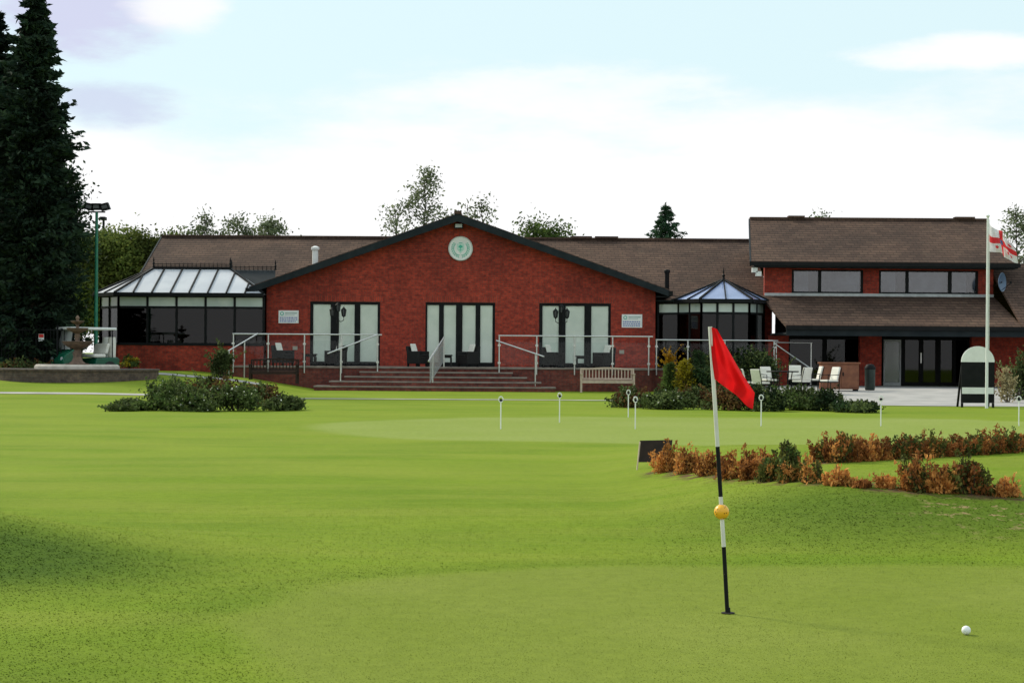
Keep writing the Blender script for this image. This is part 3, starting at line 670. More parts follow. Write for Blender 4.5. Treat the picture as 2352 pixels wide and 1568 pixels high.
# right bay conservatory
bay=thing('bay_conservatory','small black glazed bay with blue tinted pointed roof, right of the gable','conservatory',(8,66,.85))
q=[(5.6,66.9),(6.35,66.55),(7.1,65.4),(8.9,65.4),(9.6,66.55),(9.65,66.98)]
ap=Vector((X_(1662,67.3,640),67.3,Z_(643,67.3,1662))); zb0,zbt,zb1=.95,2.93,3.36
for (a,c),n in zip(zip(q[:-1],q[1:]),(1,2,3,2,1)): glazed_wall(bay,a,c,zb0,zbt,zb1,n)
ev=[Vector((x+(x-8)*.09,y-.18,3.44)) for x,y in q[1:5]]; ev=[Vector((ev[0].x-.0,67.9,3.44))]+ev+[Vector((ev[-1].x,67.9,3.44))]
b=MB()
for a,c in zip(ev[:-1],ev[1:]): b.slab([a,c,ap],.025)
b.build('roof',M['polyblue'],bay)
b=MB()
for a in ev: b.beam(a+up,ap+up,.07,.08)
for a,c in zip(ev[:-1],ev[1:]):
    b.beam(a-Vector((0,0,.05)),c-Vector((0,0,.05)),.1,.14); b.beam(a.lerp(c,.5)+up,ap+up,.045,.05)
b.lathe([(.07,0),(.04,.12),(.07,.18),(.02,.24),(.03,.32),(.003,.5)],tuple(ap),8); b.build('glazing_bar',M['black'],bay)
MB().slab([(5.5,66.6,3.44),(6.35,66.3,3.44),(6.35,68.3,3.5),(5.5,68.3,3.5)],.05).build('link_roof',M['fascia'],bay)
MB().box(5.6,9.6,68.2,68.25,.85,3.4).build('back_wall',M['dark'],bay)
# ---------------------------------------------------------------- terrace and steps
YT=63.2; tx0,tx1=X_(533,YT),X_(1497,YT)
ter=thing('terrace','raised red brick terrace with pale coping in front of the gable doors','terrace',((tx0+tx1)/2,YT,0))
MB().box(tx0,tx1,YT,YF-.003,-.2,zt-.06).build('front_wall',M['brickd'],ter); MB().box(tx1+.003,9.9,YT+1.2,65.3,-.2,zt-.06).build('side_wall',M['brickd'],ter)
MB().box(tx0-.04,tx1+.04,YT-.04,YF-.004,zt-.06,zt).build('coping',M['tread'],ter); MB().box(tx1+.043,9.9,YT+1.16,65.3,zt-.06,zt).build('coping',M['tread'],ter)
st=thing('terrace_steps','broad flight of brick steps widening downwards in front of the centre doors','steps',(-2.7,62.2,0))
sx0,sx1=X_(862,YT),X_(1145,YT)
for k in range(4):
    e=.51*(4-k); yy=YT-.045-.36*(4-k)
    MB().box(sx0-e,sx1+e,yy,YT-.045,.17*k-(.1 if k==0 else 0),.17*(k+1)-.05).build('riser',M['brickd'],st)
    MB().box(sx0-e-.02,sx1+e+.02,yy-.025,YT-.045,.17*(k+1)-.05,.17*(k+1)).build('tread',M['tread'],st)
zr_=2.0
def railing(label,xs_,y,zp=.6,ztop_=zr_):
    t=thing('railing',label,'railing',((xs_[0]+xs_[-1])/2,y,zt),'steel and glass railings of the terrace')
    MB().tube((xs_[0]-.03,y,ztop_),(xs_[-1]+.15,y,ztop_),.026,n=10).build('handrail',M['steel'],t,True)
    for x in xs_:
        p=MB().tube((x,y,zp),(x,y,ztop_-.02),.028,n=10).build('post',M['steel'],t,True)
        MB().box(x-.05,x+.05,y-.06,y+.02,.98,1.05).build('clamp',M['steel'],p); MB().box(x-.05,x+.05,y-.06,y+.02,1.62,1.69).build('clamp',M['steel'],p)
    for a,c in zip(xs_[:-1],xs_[1:]): MB().box(a+.07,c-.07,y-.007,y+.007,.93,1.78).build('glass_panel',M['glassp'],t)
    return t
railing('steel and glass railing left of the centre steps',[X_(v,YT) for v in (537,617,700,785,868)],YT-.075)
railing('steel and glass railing between the centre steps and the pale bench',[X_(v,YT) for v in (1147,1233,1320,1407,1490)],YT-.075)
railing('steel and glass railing right of the gable in front of the bay conservatory',[X_(v,64.3) for v in (1508,1580,1665,1778)],64.28,.6,1.9)
def stairrail(label,a,bq,posts,glass=False):
    a=Vector(a);bq=Vector(bq); t=thing('stair_rail',label,'handrail',((a+bq)/2).xy.to_3d())
    MB().tube(a,bq,.026,n=10).build('handrail',M['steel'],t,True)
    for u,z0 in posts:
        p=a.lerp(bq,u); MB().tube((p.x,p.y,z0),(p.x,p.y,p.z),.026,n=10).build('post',M['steel'],t,True)
    if glass:
        p=a.lerp(bq,.04);q_=a.lerp(bq,.9)
        b=MB(); n=Vector((.006,0,0)); vs=[]
        for s_ in (n,-n): vs+= [p-Vector((0,0,.08))+s_,q_-Vector((0,0,.08))+s_,q_-Vector((0,0,.85))+s_,p-Vector((0,0,.85))+s_]
        b.add(vs,[(0,1,2,3),(7,6,5,4),(0,4,5,1),(1,5,6,2),(2,6,7,3),(3,7,4,0)]); b.build('glass_panel',M['glassh'],t)
stairrail('sloping steel handrail on the left side of the centre steps',P(868,768,63.0),P(752,812,61.9),[(.74,.2)])
stairrail('sloping steel handrail on the right side of the centre steps',P(1140,782,63.0),P(1250,819,61.9),[(.82,.2)])
stairrail('steel handrail with glass panel running down the middle of the steps',P(1020,774,63.2),P(984,830,61.6),[(.0,.8),(.72,.3)],True)
stairrail('sloping steel handrail at the far left end of the terrace',P(592,766,63.1),P(524,806,62.0),[(.97,.15),(.45,.3)])
stairrail('sloping steel handrail right of the garden furniture by the wing',P(1778,788,64.2),P(1862,846,63.6),[(0,.7),(1,.3)])
t=thing('railing','short steel rail with two posts at the right end of the raised terrace','railing',(X_(1825,64.4),64.4,.3),'steel and glass railings of the terrace')
MB().tube(P(1780,786,64.6),P(1866,787,64.6),.026,n=10).build('handrail',M['steel'],t,True)
for px in (1783,1863): c=P(px,787,64.6); MB().tube((c.x,64.6,.3),(c.x,64.6,c.z),.026,n=10).build('post',M['steel'],t,True)
# terrace furniture
def armchair():
    t=thing('rattan_armchair','x','chair')
    MB().box(-.27,.27,-.28,.26,.10,.38).build('seat',M['rattan'],t,False,.02)
    MB().prismx([(.20,.38),(.29,.38),(.36,.76),(.29,.76)],-.29,.29).build('backrest',M['rattan'],t,False,.02)
    for s in (-1,1): MB().box(s*.29-.045,s*.29+.045,-.29,.27,.10,.57).build('armrest',M['rattan'],t,False,.02)
    for x in (-.27,.27):
        for y in (-.24,.24): MB().box(x-.03,x+.03,y-.03,y+.03,0,.10).build('leg',M['black'],t)
    MB().box(-.23,.23,-.27,.18,.381,.45).build('seat_cushion',M['rattan'],t,False,.03)
    MB().prismx([(.09,.55),(.16,.55),(.25,.84),(.19,.85)],-.18,.14).build('back_cushion',M['cream'],t,False,.03)
    return t
ac=armchair(); first=True
for px,rz,lb in ((650,1.0,'black rattan armchair behind the left railing, leftmost on the terrace'),(772,-.8,'black rattan armchair in front of the left glazed doors'),(960,1.0,'black rattan armchair left of the centre doors'),(1076,-.9,'black rattan armchair in front of the right leaf of the centre doors'),(1270,1.0,'black rattan armchair in front of the right hand glazed doors'),(1388,-.9,'black rattan armchair at the right edge of the right hand doors')):
    loc=(X_(px,64.8),64.8,zt)
    if first: ac.location=loc; ac.rotation_euler.z=rz; ac['label']=lb; ac['group']='rattan armchairs on the terrace'; first=False
    else: dup(ac,loc,rz,lb,'rattan armchairs on the terrace')
def rtable():
    t=thing('rattan_table','x','table'); MB().box(-.25,.25,-.25,.25,.40,.45).build('table_top',M['rattan'],t,False,.01)
    MB().box(-.22,.22,-.22,.22,.33,.40).build('apron',M['rattan'],t)
    for x in (-.2,.2):
        for y in (-.2,.2): MB().box(x-.03,x+.03,y-.03,y+.03,0,.33).build('leg',M['rattan'],t)
    return t
rt=rtable()
for i,(px,lb) in enumerate(((712,'low black rattan table between the two armchairs at the left doors'),(1024,'low black rattan table between the two armchairs at the centre doors'),(1338,'low black rattan table between the two armchairs at the right doors'))):
    loc=(X_(px,64.6),64.6,zt)
    if i==0: rt.location=loc; rt['label']=lb; rt['group']='rattan tables on the terrace'
    else: dup(rt,loc,0,lb,'rattan tables on the terrace')
def lantern_post():
    t=thing('lantern_post','x','lamp'); b=MB(); b.lathe([(.14,0),(.14,.05),(.06,.12),(.035,.3),(.03,1.9),(.045,1.95),(.02,2.05)],(0,0,0),12)
    b.build('post',M['black'],t,True)
    for x,z in ((-.21,1.83),(0,2.0),(.21,1.83)):
        l=MB().lathe([(.02,0),(.06,.04),(.065,.05)],(x,-.02 if x==0 else 0,z),8).lathe([(.105,.27),(.02,.36),(.012,.40)],(x,-.02 if x==0 else 0,z),8)
        for k in range(6):
            a=k*math.pi/3; l.tube((x+.06*math.cos(a),.06*math.sin(a),z+.04),(x+.095*math.cos(a),.095*math.sin(a),z+.28),.012,n=4)
        lo=l.build('lantern',M['black'],t); MB().lathe([(.05,.05),(.085,.265)],(x,0,z),8).build('lamp_glass',M['curtain'],lo)
        if x: MB().path([(0,0,1.72),(x*.5,0,1.66),(x,0,1.72),(x,0,z+.01)],.016,6).build('arm',M['black'],t)
    return t
lp=lantern_post(); lp.location=(X_(776,63.9),63.9,zt-.03); lp['label']='black lamp post with three lanterns in front of the left glazed doors'; lp['group']='lantern posts on the terrace'
dup(lp,(X_(1289,63.9),63.9,zt-.03),0,'black lamp post with three lanterns in front of the right hand glazed doors')
# wall signs
def wall_sign(px0,px1,py0,py1,label):
    a=P(px0,py1,YF);c=P(px1,py0,YF); t=thing('wall_sign',label,'sign',(a.x,YF-.02,a.z),'white notice boards on the gable wall')
    MB().box(a.x,c.x,YF-.03,YF-.002,a.z,c.z).build('board',M['white'],t)
    W=c.x-a.x;Hh=c.z-a.z; y0=YF-.032
    MB().lathe([(.075,-.031),(.06,-.0325)],(a.x+W*.17,YF,a.z+Hh*.75),16,0,'y').build('emblem',M['teal'],t)
    MB().lathe([(.045,-.033),(.04,-.0335)],(a.x+W*.17,YF,a.z+Hh*.75),16,0,'y').build('emblem_centre',M['white'],t)
    MB().box(a.x+W*.33,a.x+W*.93,y0,YF-.03,a.z+Hh*.74,a.z+Hh*.84).box(a.x+W*.33,a.x+W*.8,y0,YF-.03,a.z+Hh*.64,a.z+Hh*.68).build('heading',M['greyl'],t)
    b=MB()
    for r in range(3):
        x=a.x+W*.06; 
        while x<c.x-W*.12:
            w=R.uniform(.03,.09); b.box(x,min(x+w,c.x-W*.06),y0,YF-.03,a.z+Hh*(.40-.15*r),a.z+Hh*(.48-.15*r)); x+=w+.02
    b.build('lettering',M['blue'],t)
wall_sign(640,686,713,742,'white notice board on the brick left of the left hand doors')
wall_sign(1428,1475,722,752,'white notice board on the brick right of the right hand doors')
# benches
def bench(label,wm,w,loc,ht=.80):
    t=thing('garden_bench',label,'bench',(0,0,0)); b=MB()
    for i in range(5): b.box(-w/2+.05,w/2-.05,-.42+i*.09,-.35+i*.09,.41,.44)
    b.build('seat',wm,t)
    b=MB(); n=int(w/.12)
    b.box(-w/2+.04,w/2-.04,.02,.06,.46,.51)
    f=lambda x:ht+.035*max(0,math.cos(x/w*math.pi*1.6))
    for i in range(n):
        x=-w/2+.1+(w-.2)*i/(n-1); b.box(x-.018,x+.018,.03,.055,.51,f(x))
    pts=[-w/2+.04+(w-.08)*i/16 for i in range(17)]
    for x0,x1 in zip(pts[:-1],pts[1:]): b.beam((x0,.042,f(x0)+.03),(x1,.042,f(x1)+.03),.045,.06)
    b.build('backrest',wm,t)
    for s in (-1,1):
        x=s*(w/2-.03)
        MB().box(x-.03,x+.03,-.46,-.40,0,.64).build('leg',wm,t); MB().box(x-.03,x+.03,.02,.08,0,ht+.06).build('leg',wm,t)
        MB().box(x-.04,x+.04,-.50,.02,.64,.68).box(x-.025,x+.025,-.40,.02,.33,.39).build('armrest',wm,t)
    MB().box(-w/2+.06,w/2-.06,-.43,-.405,.33,.405).build('apron',wm,t)
    t.location=loc; return t
bench('pale wooden slatted bench below the terrace railing right of the steps',M['teak'],1.92,(X_(1396,61.7),61.9,0.0))
bench('dark stained wooden bench against the terrace wall left of the steps',M['dkwood'],1.72,(X_(629,61.9),62.2,H(X_(629,62),62.2)))
# ---------------------------------------------------------------- golf cart, fountain, mast
def cart():
    t=thing('golf_cart','dark green golf cart with white roof parked behind the fountain','golf cart')
    MB().prismx([(-1.15,.25),(-1.17,.5),(-1.05,.72),(-.72,.92),(-.6,.9),(-.5,.34),(.12,.34),(.18,.58),(1.05,.62),(1.15,.55),(1.12,.28)],-.55,.55).build('body',M['cartg'],t,False,.04)
    MB().box(-.5,.5,.1,.6,.60,.74).build('seat',M['cream'],t,False,.05); MB().prismx([(.55,.74),(.68,.74),(.78,1.12),(.66,1.14)],-.5,.5).build('seat_back',M['cream'],t,False,.05)
    MB().box(-.60,.60,-.90,.98,1.62,1.72).build('roof',M['white'],t,False,.03)
    for x in (-.5,.5):
        MB().tube((x,-.85,.85),(x*.98,-.72,1.66),.022).build('roof_post',M['black'],t); MB().tube((x,.85,.6),(x*.98,.85,1.66),.022).build('roof_post',M['black'],t)
        for y in (-.78,.72):
            w=MB().lathe([(.10,-.09),(.22,-.09),(.235,-.05),(.235,.05),(.22,.09),(.10,.09)],(x*1.06,y,.235),18,0,'x').build('wheel',M['rubber'],t,True); MB().lathe([(.11,-.095),(.02,-.1),(.02,.1),(.11,.095)],(x*1.06,y,.235),14,0,'x').build('rim',M['white'],w)
        MB().lathe([(.07,0),(.06,-.03)],(x*.75,-1.13,.55),12,0,'y').build('headlight',M['lampglass'],t)
    b=MB(); b.add([(-.5,-.86,.9),(.5,-.86,.9),(.49,-.73,1.62),(-.49,-.73,1.62)],[(0,1,2,3)]); b.build('windscreen',M['glassm'],t)
    MB().path([(.25,-.55,.85),(.25,-.25,.98)],.02,6).lathe([(.15,-.01),(.17,0),(.15,.012)],(.25,-.24,.99),16).build('steering_wheel',M['black'],t)
    MB().lathe([(.14,0),(.15,.5),(.13,.75)],(-.22,.98,.62),12).build('golf_bag',M['white'],t,True); MB().lathe([(.14,0),(.15,.5),(.13,.75)],(.22,.98,.62),12).build('golf_bag',M['cream'],t,True)
    return t
gc=cart(); gc.location=(X_(196,59.6),59.6,H(-15,59.6)-.02); gc.rotation_euler.z=-.85; gc.scale=(.92,.92,.92)
fx,fy=X_(178,57.0),57.0; fz=H(fx,fy)
t=thing('fountain_surround','low round weathered brick wall with flat coping around the fountain','wall',(fx,fy,fz))
MB().lathe([(2.62,-.3),(2.62,.22),(2.34,.22),(2.34,-.3)],(fx,fy,fz),48).build('wall',M['brickg'],t); MB().lathe([(2.30,.222),(2.66,.222),(2.66,.28),(2.30,.28)],(fx,fy,fz),48).build('coping',M['brickg'],t)
t=thing('fountain','three tiered stone fountain standing in a pale round kerb','fountain',(fx,fy,fz)); z0=fz
sc_=lambda pr:[(r*(.9 if z>.5 else 1),z*.88 if z>.45 else z) for r,z in pr]
MB().lathe([(1.36,0),(1.36,.36),(1.30,.42),(1.12,.42),(1.12,.1)],(fx,fy,z0),40).build('basin_kerb',M['stonel'],t,True)
MB().lathe(sc_([(.38,.1),(.38,.45),(.30,.52),(.20,.60),(.14,.75),(.17,.9),(.11,1.0),(.15,1.06)]),(fx,fy,z0),20).build('pedestal',M['stone'],t,True)
MB().lathe(sc_([(.12,1.04),(.30,1.10),(.46,1.20),(.54,1.30),(.56,1.33),(.52,1.34),(.3,1.25)]),(fx,fy,z0),28).build('lower_bowl',M['stone'],t,True)
MB().lathe(sc_([(.11,1.24),(.08,1.4),(.11,1.55),(.07,1.62),(.2,1.68),(.36,1.76),(.40,1.83),(.36,1.84),(.2,1.77)]),(fx,fy,z0),24).build('middle_bowl',M['stone'],t,True)
MB().lathe(sc_([(.07,1.76),(.05,1.9),(.08,1.97),(.2,2.02),(.26,2.09),(.22,2.10),(.06,2.06),(.05,2.15),(.08,2.2),(.02,2.3)]),(fx,fy,z0),20).build('top_bowl',M['stone'],t,True)
mx_,my_=X_(220,61.5,800),61.5; mz=H(mx_,my_); ztp=Z_(487,61.5,221)
t=thing('floodlight_mast','tall slim green mast with black floodlights on top at the left','lamp post',(mx_,my_,mz))
MB().tube((mx_,my_,mz),(mx_,my_,ztp),.075,.05,10).build('pole',M['greenp'],t,True); MB().beam((mx_-.3,my_,ztp),(mx_+.3,my_,ztp),.05).build('crossbar',M['black'],t)
for dx,tl in ((-.26,-.35),(0,0),(.30,.4)):
    f=MB().box(-.16,.16,-.12,.10,-.10,.13); f.v=[(mx_+dx+x*math.cos(tl)-z*math.sin(tl),my_+y,ztp+.17+x*math.sin(tl)*.6+z) for x,y,z in f.v]
    fo=f.build('floodlight',M['black'],t); g_=MB().box(-.10,.10,-.13,-.122,-.05,.06); g_.v=[(mx_+dx+x*math.cos(tl)-z*math.sin(tl),my_+y,ztp+.17+x*math.sin(tl)*.6+z) for x,y,z in g_.v]; g_.build('lamp_glass',M['curtain'],fo)
c=P(238,505,88); t=thing('lamp_column','distant dark lamp column just right of the green mast','lamp post',(c.x,88,.6))
MB().tube((c.x,88,.6),(c.x,88,c.z),.08,.06,8).build('pole',M['black'],t,True); MB().box(c.x-.12,c.x+.12,87.7,88.2,c.z-.02,c.z+.14).build('lamp_head',M['black'],t)
# fence, sign, post at left
ya=59.0; t=thing('metal_fence','dark metal railing fence under the conifers','fence',(X_(60,ya),ya,.55)); b=MB(); xa,xb=X_(-60,ya),X_(148,ya)
n=26
for i in range(n+1):
    x=xa+(xb-xa)*i/n
    if i%6==0: MB().box(x-.03,x+.03,ya-.03,ya+.03,.4,2.2).build('fence_post',M['black'],t)
    else: MB().box(x-.011,x+.011,ya-.011,ya+.011,.6,2.1).build('bar',M['black'],t)
MB().box(xa,xb,ya-.02,ya+.02,2.02,2.06).build('rail',M['black'],t); MB().box(xa,xb,ya-.02,ya+.02,.68,.72).build('rail',M['black'],t)
c=P(95,775,58.9); t=thing('warning_sign','small white sign with a red top on the dark fence','sign',(c.x,58.9,c.z)); MB().box(c.x-.09,c.x+.09,58.88,58.9,c.z-.12,c.z+.12).build('board',M['white'],t); MB().box(c.x-.08,c.x+.08,58.875,58.879,c.z+.0,c.z+.11).build('red_panel',M['red'],t)
c=G(30,850); o=MB().path([(c.x,56,H(c.x,56)-.1),(c.x,56,H(c.x,56)+.55),(c.x,56,H(c.x,56)+.58)],[.035,.035,.015],8).build('marker_post',M['white'],None,True)
tag(o,'short white post at the far left edge beside the fountain wall','post')
# ---------------------------------------------------------------- patio furniture
def wchair():
    t=thing('cushioned_chair','x','chair')
    MB().box(-.20,.20,-.22,.20,.40,.46).build('seat_cushion',M['cream'],t,False,.02); MB().prismx([(.14,.46),(.20,.46),(.30,.86),(.24,.86)],-.19,.19).build('back_cushion',M['cream'],t,False,.02)
    for s in (-1,1):
        MB().path([(s*.23,-.25,0),(s*.23,-.22,.60),(s*.23,.18,.62)],.014,6).build('armrest',M['black'],t); MB().path([(s*.22,.2,0),(s*.22,.22,.5),(s*.21,.31,.84)],.014,6).build('leg',M['black'],t)
    MB().box(-.22,.22,-.22,.2,.37,.395).build('seat_frame',M['black'],t); return t
wc=wchair()
for i,(px,yy,rz,lb) in enumerate(((1724,55.4,1.5,'cream cushioned garden chair leftmost at the patio table'),(1748,54.2,2.3,'cream cushioned garden chair front left of the patio table, back turned'),(1768,56.4,.4,'cream cushioned garden chair behind the left side of the patio table'),(1826,56.4,-.2,'cream cushioned garden chair behind the right side of the patio table'),
    (1842,54.0,-2.5,'cream cushioned garden chair front right of the patio table with its back turned'),(1868,55.4,-1.5,'cream cushioned garden chair at the right end of the patio table'),(1906,54.6,-1.1,'cream cushioned garden chair standing apart beside the wooden cabinet'))):
    x=X_(px,yy); loc=(x,yy,H(x,yy)+.014)
    if i==0: wc.location=loc; wc.rotation_euler.z=rz; wc['label']=lb; wc['group']='cushioned chairs round the patio table'
    else: dup(wc,loc,rz,lb,'cushioned chairs round the patio table')
x,yy=X_(1798,55.2),55.2; z=H(x,yy)+.014; t=thing('patio_table','round black metal table among the cream chairs','table',(x,yy,z))
MB().lathe([(.50,.70),(.52,.72),(.50,.74)],(x,yy,z),28).build('table_top',M['black'],t)
for k in range(4):
    a=k*math.pi/2+.4; MB().path([(x+.42*math.cos(a),yy+.42*math.sin(a),z),(x+.3*math.cos(a),yy+.3*math.sin(a),z+.4),(x+.36*math.cos(a),yy+.36*math.sin(a),z+.7)],.018,6).build('leg',M['black'],t)
x0,x1,yy=X_(1889,57.5),X_(1974,57.5),57.5; z=H(x0,yy)+.013; t=thing('wooden_cabinet','red brown wooden serving cabinet on the patio beside the cream chair','cabinet',((x0+x1)/2,yy,z))
MB().box(x0,x1,yy,yy+.6,z+.06,z+.90).build('body',M['wood'],t,False,.01); MB().box(x0-.04,x1+.04,yy-.04,yy+.64,z+.90,z+.95).build('top',M['wood'],t)
for i in range(2): 
    a=x0+(x1-x0)*(i*.5+.03); d_=MB().box(a,a+(x1-x0)*.44,yy-.022,yy-.003,z+.12,z+.85).build('door',M['wood'],t,False,.006); MB().box(a+.02+(1-i)*.4,a+.06+(1-i)*.4,yy-.045,yy-.022,z+.5,z+.62).build('handle',M['black'],d_)
for a in (x0+.06,x1-.06): MB().box(a-.04,a+.04,yy+.02,yy+.58,z,z+.06).build('foot',M['black'],t)
x=X_(1999,58.5); z=H(x,58.5)+.013; t=thing('litter_bin','slim dark green litter bin right of the wooden cabinet','bin',(x,58.5,z)); MB().lathe([(.15,0),(.17,.05),(.18,.7)],(x,58.5,z),18).build('body',M['plastic'],t,True); MB().lathe([(.19,.7),(.19,.76),(.12,.86),(.02,.88)],(x,58.5,z),18).build('lid',M['black'],t,True)
# ---------------------------------------------------------------- flagpole, board, rope posts
fp=G(2266,937); px_,py_=fp.x,fp.y; zt2=Z_(500,py_,2266); t=thing('flagpole','white flagpole in front of the arched black sign','flagpole',tuple(fp))
MB().tube(fp,(px_,py_,zt2),.04,.028,10).build('pole',M['white'],t,True); MB().lathe([(.02,0),(.05,.03),(.05,.06),(.005,.09)],(px_,py_,zt2),10).build('finial',M['white'],t,True)
MB().tube((px_+.045,py_-.03,1.2),(px_+.04,py_-.03,zt2-.05),.006,n=5).build('halyard',M['white'],t)
b=MB(); nu,nv=56,32; A0=P(2270,511,py_);A1=P(2270,574,py_);B0=P(2322,560,py_);B1=P(2338,603,py_)
vs=[]
for i in range(nu+1):
    u=i/nu
    for j in range(nv+1):
        v=j/nv; p=(A0.lerp(A1,v)).lerp(B0.lerp(B1,v),u)
        p.z+=.05*math.sin(u*math.pi)*(1-v)-.04*math.sin(u*6.5+v*2); p.y+=(.16*math.sin(u*9+v*2.2)+.06*math.sin(u*19-v*3))*min(1,u*3); p.x+=.045*math.sin(u*7+v*4)*u
        vs.append(p)
fs=[];ms=[]
for i in range(nu):
    for j in range(nv):
        u=(i+.5)/nu;v=(j+.5)/nv; k=1 if abs(u-.5)<.075 or abs(v-.5)<.11 else 0
        if (u-.5)**2*2.2+(v-.5)**2<.012: k=2
        for (a,c) in ((.72,.75),(.82,.78),(.88,.25),(.28,.78)):
            if (u-a)**2*2.2+(v-c)**2<.0032:k=1
        fs.append((i*(nv+1)+j,(i+1)*(nv+1)+j,(i+1)*(nv+1)+j+1,i*(nv+1)+j+1)); ms.append(k)
b.add(vs,fs); b.mi=ms
fg=b.build('flag',[M['flagw'],M['flagr'],M['blue']],None,True); tag(fg,'white flag with a red cross flying from the white flagpole','flag')
bo=G(2259,937); x0=bo.x-.44;x1=bo.x+.44; yb=py_+.55; zb=H(bo.x,yb); t=thing('arched_sign','black sign board with arched white top and white band, behind the flagpole','sign',(bo.x,yb,zb))
zq=zb+.08; arch=[(x0,zb+1.2),(x1,zb+1.2)]+[(bo.x+.44*math.cos(a),zb+1.2+.42*math.sin(a)) for a in np.linspace(.12,math.pi-.12,18)]
MB().prism(arch,yb,yb+.04).build('arched_top',M['white'],t); MB().box(x0,x1,yb,yb+.04,zq+.04,zb+1.2).build('panel',M['black'],t); MB().box(x0+.02,x1-.02,yb-.006,yb,zb+.36,zb+.53).build('white_band',M['white'],t)
for x in (x0+.03,x1-.03): MB().box(x-.03,x+.03,yb,yb+.04,zb,zq+.038).build('leg',M['black'],t); MB().beam((x,yb+.06,zb+1.1),(x,yb+.5,zb),.05).build('rear_leg',M['black'],t)
gp_=None
for i,px in enumerate((2320,2362)):
    c=G(px,912); c=Vector((c.x,47.2+.3*i,H(c.x,47.2))); tt=thing('rope_post',['left white post of the low rope barrier right of the arched sign','white rope barrier post cut by the right edge of the photo'][i],'post',tuple(c),'white rope barrier posts')
    MB().tube(c,c+Vector((0,0,.32)),.02,n=8).build('stake',M['white'],tt,True); MB().lathe([(.02,0),(.03,.02),(.005,.05)],tuple(c+Vector((0,0,.32))),8).build('cap',M['white'],tt,True)
    if gp_ is not None:
        pts=[gp_.lerp(c,k/8)+Vector((0,0,.28-.14*math.sin(math.pi*k/8))) for k in range(9)]; o=MB().path(pts,.012,6).build('rope',M['white'],None,True); tag(o,'white rope sagging between the two low posts at the right edge','rope')
    gp_=c
# ---------------------------------------------------------------- putting markers
def marker():
    t=thing('putting_marker','x','marker'); MB().tube((0,0,0),(0,0,.47),.011,n=8).build('rod',M['white'],t,True)
    b=MB(); pts=[(.038*math.cos(a),0,.525+.048*math.sin(a)) for a in np.linspace(-math.pi/2,1.5*math.pi,15)]; b.path(pts,.012,6); b.build('loop',M['white'],t,True)
    MB().lathe([(.03,-.008),(.03,.008)],(0,0,.505),12,0,'y').build('number_disc',M['black'],t); return t
mk=marker(); GL='white putting hole markers on the practice green'
for i,(px,pb,lb) in enumerate(((1150,985,'white putting marker leftmost of the seven on the practice green'),(1285,970,'white putting marker second from the left, in front of the steps'),(1443,958,'white putting marker farther back of the close pair below the pale bench'),(1459,985,'white putting marker nearer of the close pair below the pale bench'),(1748,978,'white putting marker just right of the red flag'),(2023,978,'white putting marker right of the dark shrub border'),(2340,978,'white putting marker at the right edge, right of the arched sign'))):
    c=G(px,pb)
    if i==0: mk.location=c; mk['label']=lb; mk['group']=GL
    else: dup(mk,c,R.uniform(-.4,.4),lb,GL)
# ---------------------------------------------------------------- golf flagstick
fb=G(1672,1408); yf=fb.y; top=P(1631,750,yf)
t=thing('golf_flagstick','leaning black and white golf flagstick with red flag in the near green','flagstick',tuple(fb))
pyb=[(1408,1255,1),(1255,1140,0),(1140,1025,1),(1025,750,0)]
b=MB()
def onp(py): return fb.lerp(top,(1408-py)/658)
for a,c,m in pyb: b.tube(onp(a)-(Vector((0,0,.05)) if a==1408 else Vector((0,0,0))),onp(c),.0105,.0105,12,m)
b.build('pole',[M['offwhite'],M['black']],t,True)
L_=[(1630,751),(1632,790),(1635,828),(1638,852),(1641,870)]; Rr=[(1646,755),(1669,795),(1697,842),(1735,902),(1729,937)]
def ip(pl,u):
    k=u*(len(pl)-1);i=min(int(k),len(pl)-2);f=k-i; return (pl[i][0]+(pl[i+1][0]-pl[i][0])*f,pl[i][1]+(pl[i+1][1]-pl[i][1])*f)
b=MB(); nu,nv=30,40; vs=[]
for j in range(nv+1):
    v=j/nv; l=ip(L_,v); r=ip(Rr,v)
    for i in range(nu+1):
        u=i/nu; px=l[0]+(r[0]-l[0])*u; py=l[1]+(r[1]-l[1])*u+ (5*math.sin(u*9)*u if v>.93 else 0)
        dY=(.030*math.sin(u*8.5-v*4+.5)+.014*math.sin(u*17+v*6))*min(1,u*2.5)*(.3+.7*v)-.011
        p=P(px,py,yf); vs.append((p.x,p.y+dY+.05*u*v,p.z))
fs=[(j*(nu+1)+i,j*(nu+1)+i+1,(j+1)*(nu+1)+i+1,(j+1)*(nu+1)+i) for j in range(nv) for i in range(nu)]
b.add(vs,fs); b.build('flag',M['flagred'],t,True)
def sphere(name,c,r,mat):
    b=MB(); n=32; b.lathe([(max(1e-4,r*math.sin(math.pi*k/20)),-r*math.cos(math.pi*k/20)) for k in range(21)],(0,0,0),n); o=b.build(name,mat,None,True); o.location=c; return o
c=onp(1175); tag(sphere('practice_ball',c,17.5*yf/F,M['bally']),'yellow perforated plastic ball threaded on the flagstick','ball')
MB().tube(fb-Vector((0,0,.0)),fb+Vector((0,0,.03)),.014,.011,10).build('ferrule',M['black'],t,True)
o=MB().lathe([(.034,0),(.034,.003),(.0335,.0035)],(0,0,0),24).build('golf_hole',M['soil']); o.location=fb+Vector((0,0,.002)); tag(o,'dark golf hole around the foot of the flagstick','golf hole')
gb=G(2219,1457); tag(sphere('golf_ball',(gb.x,gb.y,gb.z+.0214),.0214,M['ballw']),'white golf ball lying on the near green at lower right','golf ball')
